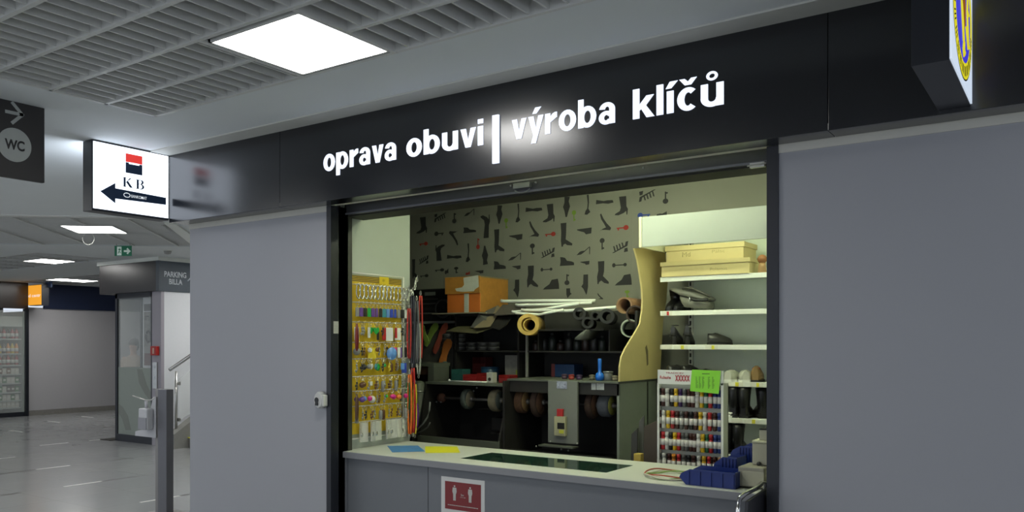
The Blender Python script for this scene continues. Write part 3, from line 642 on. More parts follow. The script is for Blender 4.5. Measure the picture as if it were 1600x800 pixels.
for i, y in enumerate((4.30, 4.40, 4.445, 4.56, 4.61, 4.65, 4.72)): put('bag', lambda: bagged(card_m), y, Dz(656), 'clear bag with white card hanging in the bottom row of the display', 'bagged accessories in the bottom row of the display')
# straps at the far left of the display
for i, (z0, z1, c, l) in enumerate(((Dz(507), Dz(548), 'dark_red', 'dark red leather strap hanging at the left edge of the display'), (Dz(612), Dz(652), 'strap_brown', 'brown leather strap hanging low at the left edge of the display'))):
    m = mat(c, (.16, .015, .02) if i == 0 else (.10, .05, .035), .4, var=.1)
    b = MB(); b.loft([[(XD+.07, 4.19+dy*w, z0+(z1-z0)*f_) if True else 0 for dy in (-1, 1)]+[(XD+.075, 4.19+dy*w, z0+(z1-z0)*f_) for dy in (1, -1)] for f_, w in ((0, .006), (.2, .014), (.6, .018), (.9, .014), (1, .004))])
    tag(b.build('leather_strap', m), l, 'strap')
# lanyards on the right edge
def lanyard(name, x, ytop, ybot, w, m, label, sway=0, clip=True):
    p0 = onX(x, ytop, XD+.03); p1 = onX(x, ybot, XD+.03); Y = p0.y; z0, z1 = p0.z, p1.z
    o = T('lanyard', label, 'lanyard', (XD+.03, Y, z0)); n = 12; b = MB()
    for s_ in (-1, 1):
        L = []
        for i in range(n+1):
            f_ = i/n; yy = Y+s_*(.005+.010*math.sin(math.pi*f_)**.8)+sway*f_; z = z0+(z1-z0)*f_
            L.append([(XD+.03+s_*.004, yy-w, z), (XD+.033+s_*.004, yy-w, z), (XD+.033+s_*.004, yy+w, z), (XD+.03+s_*.004, yy+w, z)])
        b.loft(L)
    b.build('ribbon', m, o)
    if clip:
        b = MB(); ringtube(b, (XD+.03, Y, z0+.018), .008, .018, .0025); b.build('hook', silver, o)
        b = MB(); ringtube(b, (XD+.03, Y+sway, z1-.016), .009, .014, .002); b.build('swivel_clip', silver, o)
for a in ((639, 482, 560, .008, 'lan_red', (.40, .02, .02), 'red lanyard hanging nearest the display board'), (645, 462, 575, .012, 'lan_dark', (.03, .03, .05), 'black lanyard hanging right of the display board'),
          (651, 470, 568, .010, 'lan_grey', (.10, .10, .12), 'dark grey patterned lanyard right of the display board'), (657, 462, 560, .007, 'lan_red2', (.42, .03, .02), 'narrow red lanyard furthest right of the display board'),
          (654, 505, 585, .008, 'lan_wht', (.35, .36, .32), 'black and white checked lanyard below the dark lanyards'),
          (640, 585, 678, .009, 'lan_orange', (.75, .16, .02), 'orange lanyard hanging low beside the display'), (645, 575, 676, .009, 'lan_crim', (.50, .02, .02), 'crimson lanyard hanging low beside the display'),
          (648, 600, 678, .005, 'lan_yel', (.75, .6, .03), 'yellow lanyard looped low beside the display'), (650, 630, 668, .010, 'lan_pur', (.10, .01, .18), 'purple lanyard within the yellow loop'), (637, 598, 640, .004, 'lan_grn', (.02, .18, .05), 'green lanyard beside the orange one')):
    m = mat(a[4], a[5], .6, var=.3, scale=90 if a[4] in ('lan_wht', 'lan_grey') else 20); lanyard('lanyard', a[0], a[1], a[2], a[3], m, a[6])
# bunch of silver hooks at the top of the lanyards
for i in range(9):
    p = onX(636+R.uniform(0, 16), 437+i*3.2, XD+.05)
    o = T('lanyard_hook', 'silver lanyard hook in the bunch at the top right of the display', 'hook', p, 'silver hooks bunched at the top right of the display')
    b = MB(); ringtube(b, p, .008, .016, .0028); b.tube([p+Vector((0, 0, .014)), p+Vector((0, .004, .032))], .004, 6); b.build('clip', silver, o)
# ================================================================== FINISHING MACHINES
LX0, LX1, RX1 = -4.29, -3.50, -2.58
t = T('finishing_machine', 'low dark shoe finishing machine on the left, with two pale grinding wheels', 'machine', (-3.9, 5.7, 0))
box(LX0, LX1-.004, 5.46, 6.10, 1.325, 1.345).build('top_deck', mgrey_m, t, .002)
MB().prism([(5.36, 0), (6.10, 0), (6.10, 1.325), (5.46, 1.325), (5.37, .93)], (LX0, 0, 0), UY, UZ, .015).build('side_plate', mdark_m, t)
MB().prism([(5.36, 0), (6.10, 0), (6.10, 1.325), (5.52, 1.325), (5.37, .93)], (LX1-.02, 0, 0), UY, UZ, .015).build('side_plate', mdark_m, t)
box(LX0, LX1-.004, 5.92, 5.94, .3, 1.325).build('back_plate', mblk_m, t)
box(LX0, LX1-.004, 5.355, 5.37, .2, .915).build('front_tray_lip', mgrey_m, t, .002)
box(LX0, LX1-.004, 5.37, 5.92, .84, .85).build('tray', mdark_m, t)
b = MB(); b.box(-3.98, LX1-.02, 5.75, 5.90, 1.115, 1.125).box(-3.80, -3.55, 5.7, 5.9, .96, 1.06).box(-3.80, -3.53, 5.68, 5.9, .93, .94); b.build('dust_hood', mdark_m, t, .003)
b = MB(); b.box(-3.78, -3.62, 5.7, 5.92, 1.13, 1.325); b.build('bearing_block', mblk_m, t, .01)
SYL = 5.60
zs = onY(740, 624, SYL).z
def wheel(nm, x, r, w, m, mf, parent, Y, z):
    o = MB().lathe([(r*.25, -w/2), (r*.9, -w/2), (r, -w*.35), (r, w*.35), (r*.9, w/2), (r*.25, w/2)], (x, Y, z), 'x', 28).build(nm, m, parent)
    MB().lathe([(.01, w/2), (r*.82, w/2+.001), (r*.82, w/2+.004), (.01, w/2+.006)], (x, Y, z), 'x', 24).build('wheel_face', mf, o)
    MB().lathe([(.022, w/2), (.022, w/2+.018), (.012, w/2+.03)], (x, Y, z), 'x', 14).build('nut', mat('nut_steel', (.18, .17, .15), .45, .5, var=.2), o)
    return o
MB().tube([(onY(687, 620, SYL).x, SYL, zs), (-3.53, SYL, zs)], .012, 10).build('spindle', mat('dull_steel', (.16, .155, .14), .4, .6, var=.2), t)
tan_m = mat('wheel_tan', (.24, .215, .13), .7, var=.25, scale=40); grn_m = mat('wheel_green_grey', (.09, .11, .085), .6, var=.2, scale=40); brn_m = mat('brush_brown', (.11, .055, .025), .8, var=.4, scale=60, bump=.4); gold_m = mat('bristle_gold', (.32, .20, .07), .7, var=.4, scale=80)
x = onY(691, 619, SYL).x; MB().lathe([(.008, -.04), (.034, -.03), (.04, 0), (.03, .02), (.016, .03)], (x, SYL, zs), 'x', 18).build('felt_cone', mat('felt_brown', (.16, .07, .04), .8, var=.2), t)
wheel('grinding_wheel', onY(731, 623, SYL).x, .082, .05, grn_m, tan_m, t, SYL, zs)
wheel('grinding_wheel', onY(776, 625, SYL).x, .088, .07, tan_m, grn_m, t, SYL, zs)
for x, y in ((745, 606), (740, 611), (682, 628), (689, 628)): MB().ball(onY(x, y, 5.58), .008, n=8).build('screw', steel_m, t)
t = T('finishing_machine', 'large shoe finishing machine with a grey control column between brown brush wheels', 'machine', (-3.0, 5.7, 0))
zr = 1.388
box(LX1, RX1, 5.46, 6.12, zr-.015, zr).build('top_deck', mgrey_m, t, .002)
box(LX1, RX1, 5.475, 5.49, zr-.10, zr-.015).build('top_fascia', mdark_m, t, .002)
box(LX1, LX1+.018, 5.40, 6.12, 0, zr-.015).build('side_plate', mdark_m, t)
box(RX1-.018, RX1, 5.475, 6.12, 0, zr-.015).build('side_plate', mat('side_panel_grey_green', (.20, .225, .185), .5, var=.06), t)
box(LX1, RX1, 5.95, 5.97, .2, zr-.015).build('back_plate', mblk_m, t)
box(LX1, RX1-.02, 5.395, 5.41, .2, .865).build('front_tray_lip', mdark_m, t, .002)
box(LX1, RX1-.02, 5.41, 5.95, .80, .81).build('tray', mdark_m, t)
cx0, cx1 = onY(856, 592, 5.44).x, onY(902, 592, 5.44).x
box(cx0, cx1, 5.44, 5.465, .93, zr-.004).build('control_column', mat('column_grey', (.175, .185, .16), .45, var=.06), t, .004)
box(cx0-.04, cx1+.0, 5.37, 5.46, .905, .918).build('column_foot', mgrey_m, t, .002)
cc_ = D.objects['control_column'] if 'control_column' in D.objects else t
def dec(x0, y0, x1, y1, m, nm, th=.004, Y=5.438, par=None): a, c = onY(x0, y1, Y), onY(x1, y0, Y); return box(a.x, c.x, Y-th, Y, a.z, c.z).build(nm, m, par or t, .001 if th > .003 else 0)
dec(872, 639, 881, 650, mat('switch_red', (.45, .015, .015), .4, var=.05), 'red_switch', .02)
dec(869, 651, 886, 680, mat('switch_beige', (.42, .40, .25), .45, var=.05), 'switch_box', .03)
dec(871, 661, 882, 670, mblk_m, 'switch_display', .002, 5.408); dec(874, 672, 881, 677, mat('button_yellow', (.6, .6, .05), .4, var=.05), 'yellow_button', .006, 5.408)
dec(870, 596, 886, 607, mat('sticker_bluewhite', (.30, .32, .42), .5, var=.9, scale=70), 'sticker', .001)
dec(924, 599, 931, 609, mat('sticker_pale', (.4, .42, .42), .5, var=.3, scale=90), 'sticker', .001, 5.474); dec(932, 599, 944, 609, MATS['sticker_pale'], 'sticker', .001, 5.474)
for x, y in ((902, 693), (860, 690), (877, 702), (838, 698), (888, 704)): MB().ball(onY(x, y, 5.39 if y > 695 else 5.44), .007, n=8).build('screw', steel_m, t)
SYR = 5.62; zz = onY(880, 630, SYR).z
MB().tube([(LX1+.02, SYR, zz), (RX1-.03, SYR, zz)], .013, 10).build('spindle', mat('dull_steel', (.16, .155, .14), .4, .6, var=.2), t)
wheel('brush_wheel', onY(815, 628, SYR).x, .092, .09, brn_m, gold_m, t, SYR, zz)
wheel('brush_wheel', onY(843, 631, SYR).x, .115, .05, mat('brush_dark', (.05, .028, .018), .8, var=.4, scale=60), brn_m, t, SYR, zz)
wheel('brush_wheel', onY(927, 632, SYR).x, .105, .05, MATS['brush_dark'], brn_m, t, SYR, zz)
wheel('brush_wheel', onY(948, 633, SYR).x, .085, .085, mat('wheel_bluegrey', (.10, .11, .12), .6, var=.3, scale=50), mat('wheel_yellow', (.33, .33, .06), .7, var=.4, scale=60), t, SYR, zz)
# upper rack (open shelving over both machines)
t = T('tool_rack', 'dark open tool rack standing on the two finishing machines', 'rack', (-3.4, 6.1, 1.4))
RX0 = onX(0, 0, -4.2).x; RX0 = -4.24; rt = 1.915; ry0, ry1 = 5.80, 6.2
for x in (RX0, -3.62, RX1-.03): box(x, x+.018, ry0, ry1, zr if x > -3.6 else 1.345, rt-.02).build('upright', mdark_m if x != -3.62 else mblk_m, t)
px_ = onY(823, 540, ry0).x; box(px_-.008, px_+.008, ry0-.005, ry0+.015, zr, 1.78).build('post', mat('post_grey', (.22, .22, .2), .5, var=.05), t)
zsh = onY(800, 548, ry0).z; zt2 = onY(918, 504, 5.68).z-.046
box(RX0, RX1-.02, ry0, ry1, zsh-.012, zsh).build('shelf', mdark_m, t)
box(-3.42, -2.82, ry0-.08, ry1, zt2-.012, zt2).build('shelf', mdark_m, t); box(-2.82, -2.81, ry0, ry1, zsh, zt2).build('upright', mdark_m, t); box(-3.43, -3.42, ry0, ry1, zsh, zt2).build('upright', mdark_m, t)
box(RX0, -3.60, ry0, ry1, 1.885, 1.9).build('shelf', mdark_m, t)
box(RX0, RX1-.02, ry1, ry1+.012, 1.39, rt).build('back_board', mat('rack_back', (.035, .035, .032), .8, var=.1), t)
# side screen of yellow plywood, cut to a wave with a slot
pr = [(5.69, 2.338), (5.745, 2.26), (5.79, 2.152), (5.825, 2.05), (5.834, 1.967), (5.825, 1.89), (5.79, 1.80), (5.72, 1.745), (5.636, 1.686), (5.54, 1.62), (5.475, 1.56), (5.45, 1.49), (5.447, 1.39), (6.152, 1.39), (6.18, 1.6), (6.214, 1.836), (6.28, 2.0), (6.302, 2.135), (6.27, 2.27), (6.252, 2.389)]
o = MB().prism(pr[::-1], (-2.575, 0, 0), UY, UZ, .012).build('plywood_screen', beech_m)
tag(o, 'wavy yellow board standing upright on the right end of the large machine', 'board')
MB().prism([(5.905, 1.49), (5.93, 1.50), (5.925, 1.60), (5.90, 1.645), (5.875, 1.625), (5.895, 1.57)], (-2.5625, 0, 0), UY, UZ, .001).build('hand_slot', mat('slot_dark', (.14, .11, .05), .8, var=.1), o)
# things on the racks
def thing(nm, label, cat, c, group=None): return T(nm, label, cat, c, group)
iy = ry0+.10
def at(x, y, Y=iy): return onY(x, y, Y)
gcan = mat('can_grey', (.04, .04, .037), .5, var=.2)
for x, n in ((702, 4), (721, 4), (739, 2), (757, 2), (773, 2)):
    for k in range(n):
        h = .036; c = Vector((at(x, 548).x, iy-.02, zsh+k*h))
        o = thing('round_tin', 'dark grey round tin in a stack on the upper left rack shelf', 'tin', c, 'dark tins stacked on the upper left rack shelf')
        MB().lathe([(.048, 0), (.052, .004), (.052, h-.006), (.046, h)], c, 'z', 18).build('tin', gcan, o)
        MB().lathe([(.053, h-.013), (.053, h-.007)], c, 'z', 18).build('rim', mat('rim_grey', (.12, .12, .11), .4, var=.1), o)
dvar = [mat('dark_bottle_%s' % n, c, .4, var=.2) for n, c in (('grey', (.022, .023, .022)), ('green', (.014, .02, .016)), ('brown', (.025, .014, .012)))]
i = 0
for x, top in ((850, 524), (863, 520), (876, 532), (889, 521), (902, 526), (915, 521), (928, 520), (941, 524), (838, 532)):
    c = Vector((at(x, 548).x, iy+.0, zsh)); H = at(x, top).z-zsh
    o = thing('dark_bottle', 'dark bottle in the row on the upper right rack shelf', 'bottle', c, 'dark bottles on the upper right rack shelf')
    MB().lathe([(.028, 0), (.032, .005), (.032, H*.62), (.026, H*.72), (.013, H*.8), (.013, H*.86)], c, 'z', 14).build('body', dvar[i % 3], o)
    MB().lathe([(.016, H*.85), (.016, H), (.012, H+.002)], c, 'z', 12).build('cap', rubber_m, o); i += 1
def tray(x0, x1, y0, yb, m, nm, label, z, Y=5.86, d=.12):
    a, c = at(x0, y0, Y), at(x1, y0, Y); H = a.z-z
    o = thing(nm, label, 'tray', ((a.x+c.x)/2, Y, z)); b = MB()
    b.box(a.x, c.x, Y, Y+d, z, z+.006).box(a.x, a.x+.005, Y, Y+d, z, z+H).box(c.x-.005, c.x, Y, Y+d, z, z+H).box(a.x, c.x, Y, Y+.005, z, z+H*.6).box(a.x, c.x, Y+d-.005, Y+d, z, z+H)
    b.build('tray_body', m, o, .002); return o
tray(705, 722, 577, 584, mat('teal_plastic', (.02, .09, .08), .4, var=.1), 'parts_tray', 'teal parts tray at the left end of the low rack', 1.345, 5.70)
tray(723, 745, 585, 596, mat('red_plastic', (.20, .010, .010), .4, var=.1), 'parts_tray', 'red parts tray beside the white square tin', 1.345, 5.62)
tray(745, 764, 583, 594, MATS['red_plastic'], 'parts_tray', 'red parts tray directly left of the white square tin', 1.345, 5.70)
tray(779, 796, 586, 595, MATS['red_plastic'], 'parts_tray', 'red parts tray against the white carton', 1.345, 5.62)
tray(738, 758, 558, 568, mat('dark_red_plastic', (.10, .012, .010), .5, var=.1), 'parts_tray', 'dark red parts tray at the back of the low rack', 1.40, 6.0)
box(at(736, 560, 6.0).x, at(760, 560, 6.0).x, 5.99, 6.15, 1.346, 1.399).build('parts_box', mblk_m); tag(D.objects['parts_box'], 'black box under the dark red parts tray', 'box')
o = thing('round_tub', 'dark blue round tub behind the red trays', 'tub', (at(766, 576, 5.95).x, 5.95, 1.346)); c = o.location.copy(); MB().lathe([(.07, 0), (.078, .01), (.078, .10), (.06, .105)], c, 'z', 22).build('tub', mat('deep_blue', (.012, .05, .10), .4, var=.1), o); MB().lathe([(.08, .098), (.08, .112), (.05, .116)], c, 'z', 22).build('lid', MATS['deep_blue'], o)
a = at(766, 580, 5.55); o = thing('square_tin', 'white square tin with a dark round mark on the low machine deck', 'tin', (a.x, 5.55, 1.345))
c0, c1 = at(760, 580, 5.55).x, at(770, 580, 5.55).x; box(c0, c1, 5.55, 5.61, 1.346, at(766, 582, 5.55).z).build('tin', mat('tin_white', (.42, .42, .36), .4, var=.1), o, .003); MB().lathe([(.014, 0), (.014, -.002)], ((c0+c1)/2+.0, 5.549, 1.375), 'y', 14).build('mark', mblk_m, o)
a0, a1_ = at(701, 593, 5.52), at(760, 595, 5.52); o = thing('white_rod', 'thin white rod lying along the front of the low machine deck', 'rod', (a0.x, 5.52, 1.36)); MB().tube([(a0.x, 5.53, 1.352), (a1_.x, 5.53, 1.352)], .006, 8).build('rod', white_m, o); MB().ball((a0.x, 5.53, 1.357), .011).build('knob', white_m, o)
c0, c1 = at(791, 560, 5.9), at(821, 560, 5.9); o = thing('carton', 'whitish printed carton with a green label between the two machines', 'carton', ((c0.x+c1.x)/2, 5.95, 1.39))
box(c0.x, c1.x, 5.88, 6.0, 1.389, at(800, 555, 5.88).z).build('carton_body', mat('carton_grey', (.20, .20, .17), .7, var=.3, scale=30), o, .002); q = at(811, 590, 5.879); box(q.x-.03, q.x+.04, 5.877, 5.8795, 1.395, 1.44).build('label', mat('label_green', (.25, .32, .03), .6, var=.05), o, label='yellow-green label')
c0, c1 = at(862, 563, 5.95), at(897, 563, 5.95); o = thing('blue_box', 'blue box lying on the deck of the large machine', 'box', ((c0.x+c1.x)/2, 6, 1.39))
box(c0.x, c1.x, 5.95, 6.1, 1.39, c0.z-.03).build('carton_body', mat('box_blue', (.01, .05, .15), .4, var=.35, scale=12), o, .004); box(c0.x-.002, c0.x+.03, 5.948, 6.1, 1.39, c0.z-.028).build('end_cap', mat('box_red_end', (.15, .03, .03), .5, var=.1), o)
p = onY(937, 590, 5.56); o = thing('blue_bottle', 'bright blue bottle with a long neck on the large machine deck', 'bottle', (p.x, 5.56, zr)); H = onY(937, 561, 5.56).z-zr
MB().lathe([(.022, 0), (.03, .008), (.033, .03), (.026, .05), (.012, .062), (.013, H*.6), (.014, H), (.010, H+.003)], (p.x, 5.56, zr), 'z', 18).build('body', mat('bright_blue', (.01, .12, .50), .3, var=.05), o)
p = onY(950, 590, 5.6); o = thing('grey_tin', 'small grey tin right of the bright blue bottle', 'tin', (p.x, 5.6, zr)); MB().lathe([(.034, 0), (.036, .003), (.036, .055), (.034, .058)], (p.x, 5.6, zr), 'z', 20).build('tin', mat('tin_grey', (.16, .17, .16), .4, .3, var=.1), o); MB().lathe([(.038, .056), (.038, .066), (.03, .068)], (p.x, 5.6, zr), 'z', 20).build('lid', MATS['tin_grey'], o)
for i, (x, c, l) in enumerate(((893, (.25, .03, .02), 'small red pot among the tools on the large machine deck'), (882, (.06, .03, .05), 'small dark purple pot behind the grey control column'), (905, (.04, .02, .06), 'small violet pot on the large machine deck'), (925, (.14, .13, .09), 'small tan pot left of the bright blue bottle'), (961, (.2, .18, .12), 'small beige pot right of the grey tin'))):
    p = onY(x, 590, 5.6+.05*(i % 2)); Yp = p.y; o = thing('small_pot', l, 'pot', (p.x, Yp, zr)); MB().lathe([(.016, 0), (.02, .004), (.022, .026)], (p.x, Yp, zr), 'z', 14).build('pot', mat('pot_%d' % i, c, .5, var=.1), o); MB().lathe([(.023, .026), (.023, .034), (.012, .038)], (p.x, Yp, zr), 'z', 14).build('lid', mat('pot_%d' % i, c), o)
# rolls and sheets on top of the rack
def roll(x, y, Y, ro, ri, L, m, nm, label, dx=.0, z=None, dz=0):
    p = onY(x, y, Y); o = thing(nm, label, 'roll', p); MB().pipe(p, p+Vector((p.x/p.y*L*.96+dx*.5, L, dz)), ro, ri).build('roll_body', m, o)
    return o
roll(825, 507, 5.62, .083, .055, .50, mat('cork_yellow', (.50, .33, .08), .7, var=.15, scale=30), 'cork_roll', 'yellow rolled sheet with its open end over the machine gap', .12)
o = D.objects['cork_roll']; p = onY(826, 507, 5.622); MB().pipe(p+Vector((.008, 0, -.004)), p+Vector((p.x/p.y*.46+.06, .48, 0)), .05, .044).build('inner_turn', MATS['cork_yellow'], o)
for x, y, ro, l in ((905, 490, .048, 'black rubber roll left of the row on the rack top'), (918, 504, .044, 'black rubber roll hanging lowest on the rack top'), (948, 494, .055, 'wide black rubber roll in the middle of the rack top'), (930, 493, .034, 'black rubber roll between two others on the rack top')):
    roll(x, y, 5.68, ro, ro*.62, .42, rubber_m, 'rubber_roll', l, .05)
roll(984, 513, 5.86, .068, .058, .30, mat('pipe_white', (.36, .40, .34), .5, var=.08), 'white_tube', 'pale open tube end beside the wavy yellow board', .04)
br2 = mat('leather_roll_brown', (.30, .17, .09), .6, var=.15); roll(975, 477, 5.86, .062, .05, .34, br2, 'leather_roll', 'brown leather roll on the rack top beside the yellow board', .25); roll(992, 491, 5.86, .066, .055, .34, mat('leather_roll_dark', (.04, .02, .015), .6, var=.15), 'leather_roll', 'dark brown leather roll under the lighter one', .05)
b = MB(); p0 = onY(900, 524, 5.66); L = []
for i in range(9):
    f_ = i/8; q = onY(898+f_*18, 529-14*f_**1.8, 5.66); w = .004+.018*math.sin(math.pi*f_); L.append([(q.x, q.y, q.z-w), (q.x, q.y, q.z+w), (q.x+.004, q.y+.22, q.z+w), (q.x+.004, q.y+.22, q.z-w)])
b.loft(L, cap=True); tag(b.build('leather_offcut', mat('offcut_grey', (.12, .125, .11), .6, var=.1)), 'grey curled leather offcut hanging below the black rolls', 'leather')
for i, (x0, y0, x1, y1, Y, r, l) in enumerate(((783, 470, 930, 470, 5.90, .014, 'straight white plastic rod lying topmost on the rack'), (806, 476, 925, 473, 5.84, .012, 'white rod second from the top of the bundle'), (800, 487, 905, 474, 5.76, .012, 'white rod crossing under the bundle at a slant'), (815, 484, 962, 480, 5.72, .012, 'white rod in front, its right end beside the brown roll'), (806, 489, 880, 484, 5.68, .010, 'short white rod lowest in the bundle'))):
    a, c = onY(x0, y0, Y), onY(x1, y1, Y); o = thing('plastic_rod', l, 'rod', a); n = (a-c).normalized()
    MB().tube([a, a+(c-a)*.04+Vector((0, 0, -.004)), (a+c)/2+Vector((0, 0, -.006*i)), c], r, 10).build('rod_body', white_m, o); 
def sheet(pp, Y, m, nm, label, th=.006):
    q = [onY(x, y, Yy) for (x, y), Yy in zip(pp, Y)]; b = MB(); A = [b.bm.verts.new(v) for v in q]; Bq = [b.bm.verts.new(v+Vector((0, .002, th))) for v in q]
    b.bm.faces.new(A); b.bm.faces.new(Bq)
    for i in range(len(q)): b.bm.faces.new((A[i], A[(i+1) % len(q)], Bq[(i+1) % len(q)], Bq[i]))
    bmesh.ops.triangulate(b.bm, faces=[f for f in b.bm.faces if len(f.verts) > 4]); tag(b.build(nm, m), label, 'sheet')
sheet(((735, 512), (748, 492), (778, 478), (784, 484), (768, 508)), (5.74, 5.80, 5.95, 5.93, 5.74), mat('sheet_grey', (.10, .098, .09), .7, var=.08), 'leather_sheet', 'dark grey leather sheet sloping down left of the yellow roll')
sheet(((740, 513), (772, 489), (776, 479), (784, 482), (766, 511)), (5.70, 5.84, 5.9, 5.9, 5.70), mat('sheet_tan', (.22, .18, .11), .7, var=.08), 'leather_sheet', 'tan leather sheet lying over the dark grey one')
sheet(((772, 493), (785, 477), (822, 478), (822, 490), (790, 492)), (5.76, 5.9, 5.92, 5.76, 5.74), mat('sheet_brown', (.085, .075, .065), .7, var=.08), 'leather_sheet', 'brown-grey leather sheet under the white rods')
sheet(((766, 512), (778, 497), (800, 496), (792, 508), (780, 516)), (5.72, 5.8, 5.8, 5.72, 5.7), rubber_m, 'rubber_sheet', 'black rubber sheet drooping between tan sheet and yellow roll')
sheet(((697, 518), (715, 511), (738, 510), (770, 513), (745, 521), (715, 519)), (5.74, 5.80, 5.80, 5.74, 5.7, 5.7), mat('sheet_khaki', (.09, .08, .04), .7, var=.15), 'leather_sheet', 'rumpled khaki sheet over the dark tins')
# orange carton on the rack top
t = T('orange_carton', 'worn orange cardboard carton with torn white paper on top of the rack', 'carton', (-4.1, 5.9, 1.9))
P0, P1 = onY(699, 487, 5.78), onY(751, 487, 5.78); zb2 = 1.915; zt3 = onY(699, 434, 5.78).z; zm = onY(699, 460, 5.78).z
org_m = mat('carton_orange', (.52, .14, .02), .6, var=.2, scale=12); och_m = mat('carton_ochre', (.42, .19, .03), .6, var=.25, scale=20)
box(P0.x, P1.x, 5.78, 6.20, zb2, zt3-.01).build('carton_body', och_m, t, .003)
box(P0.x+.005, P1.x-.002, 5.774, 5.78, zb2, zm).build('front_lower', org_m, t)
box(P0.x-.012, P1.x+.004, 5.762, 5.774, zm, zt3).build('front_flap', och_m, t, .002)
box(P0.x-.02, P1.x+.004, 5.77, 6.20, zt3-.01, zt3).build('lid', mat('carton_lid', (.22, .17, .09), .7, var=.1), t)
q = lambda x, y: onY(x, y, 5.76)
b = MB(); b.prism([(v.x, v.z) for v in [q(*p) for p in ((724, 434), (747, 430), (748, 448), (742, 452), (740, 455), (724, 456), (713, 455), (711, 451), (722, 449), (725, 445))]][::-1], (0, 5.7615, 0), UX, UZ, .001); b.build('torn_paper', mat('paper_torn', (.46, .48, .42), .6, var=.12, scale=40), t)
box(q(724, 460).x, q(731, 460).x, 5.771, 5.7745, zb2, zm).build('tape_strip', MATS['paper_torn'], t)
box(P0.x-.12, P1.x+.02, 5.72, 6.2, zb2-.012, zb2-.002).build('base_board', mat('board_pale', (.26, .24, .17), .7, var=.1), t)
# stereo and left corner
t = T('wall_shelf', 'narrow grey shelf holding the radio in the left shop corner', 'shelf', (-4.8, 6.0, 1.8))
zw = onY(675, 502, 5.9).z
box(-5.35, -4.26, 5.88, 6.44, zw-.022, zw).build('board', mat('shelf_grey', (.20, .21, .18), .5, var=.05), t, .002)
for x in (-5.2, -4.4): box(x, x+.02, 6.2, 6.44, zw-.15, zw-.022).build('bracket', mgrey_m, t)
p0, p1 = onY(650, 490, 5.95), onY(704, 490, 5.95); zt4 = onY(660, 452, 5.95).z
t = T('radio', 'old black radio cassette player with a round speaker left of the orange carton', 'radio', ((p0.x+p1.x)/2, 6.05, zw))
box(p0.x-.08, p1.x, 5.95, 6.15, zw+.001, zt4).build('casing', black_m, t, .008)
s = onY(692, 482, 5.95); MB().lathe([(.085, 0), (.085, -.008), (.075, -.01), (.070, -.004)], (s.x, 5.949, s.z), 'y', 28).build('speaker_ring', mat('ring_grey', (.07, .07, .065), .4, var=.1), t); MB().lathe([(.069, -.003), (.04, 0), (.015, -.004), (.012, -.006)], (s.x, 5.947, s.z), 'y', 24).build('speaker_cone', rubber_m, t)
for i, (ya, yb, xa, xb, c) in enumerate(((456, 462, 664, 680, (.14, .15, .13)), (466, 469, 655, 684, (.05, .05, .045)), (473, 476, 655, 682, (.08, .08, .07)), (480, 486, 655, 680, (.03, .03, .03)), (488, 491, 655, 684, (.10, .10, .09)))):
    a, c_ = onY(xa, yb, 5.948), onY(xb, ya, 5.948); box(a.x, c_.x, 5.944, 5.95, a.z, c_.z).build('front_strip', mat('strip_%d' % i, c, .4, var=.1), t)
# insoles on a dark board
t = tag(box(-4.98, -4.30, 5.86, 5.875, 1.33, 1.775).build('hanging_board', mat('board_dark', (.045, .045, .038), .8, var=.1)), 'dark board in the left corner with coloured insoles on it', 'board')
INS = [(0, .0), (.35, .02), (.46, .2), (.36, .42), (.40, .62), (.55, .80), (.48, .95), (.22, 1.03), (-.12, 1.0), (-.34, .88), (-.38, .7), (-.28, .45), (-.34, .2), (-.26, .05)]
def insole(x0, y0, x1, y1, w, m, label, Y=5.85):
    w *= 1.5
    a, c = onY(x0, y0, Y), onY(x1, y1, Y); v = Vector((c.x-a.x, 0, c.z-a.z)); u = Vector((v.z, 0, -v.x)).normalized()*w
    o = thing('insole', label, 'insole', a); b = MB(); b.prism(INS, a, u, v, .008)
    ob = b.build('sole', m, o, .002); b = MB(); b.prism([(p[0]*.7, .05+p[1]*.28) for p in INS], a+Vector((0, -.009, 0)), u, v, .001); b.build('heel_pad', m, o)
insole(664, 540, 682, 505, .05, mat('insole_green', (.20, .30, .05), .6, var=.1), 'green insole leaning right on the dark board'); insole(668, 536, 657, 508, .045, MATS['insole_green'], 'green insole leaning left, half behind the lanyards', 5.838)
insole(678, 552, 697, 505, .048, mat('insole_red', (.28, .06, .035), .6, var=.1), 'dark red insole on the board right of the green pair', 5.845)
insole(689, 573, 701, 530, .065, mat('insole_orange', (.50, .16, .03), .6, var=.1), 'orange insole hanging below the dark red one', 5.83)
insole(690, 602, 695, 565, .06, mat('insole_teal', (.13, .24, .22), .6, var=.1), 'teal insole lowest of the row, beside the tool rack', 5.45 if False else 5.82)
# grey cabinet and cylinder in the left corner
t = T('metal_cabinet', 'grey open metal cabinet in the left shop corner', 'cabinet', (-4.7, 5.8, 0))
c0, c1 = onY(640, 600, 5.60).x, onY(678, 600, 5.60).x; zt5 = onY(660, 567, 5.6).z
b = MB(); b.box(c0-.25, c1, 5.60, 5.83, zt5-.03, zt5).box(c1-.065, c1, 5.60, 5.83, 0, zt5-.03).box(c0-.25, c0-.2, 5.60, 5.83, 0, zt5-.03); b.build('frame', mgrey_m, t, .003); box(c0-.25, c1, 5.81, 5.83, 0, zt5-.03).build('back_plate', mblk_m, t)
box(c0-.2, c1-.065, 5.62, 5.80, zt5-.10, zt5-.035).build('drawer_front', mat('cab_brown', (.06, .03, .015), .6, var=.1), t)
p = onY(654, 640, 5.45); o = thing('gas_cylinder', 'grey-green cylinder standing in front of the metal cabinet', 'cylinder', (p.x, 5.45, 0)); zt6 = onY(654, 595, 5.45).z
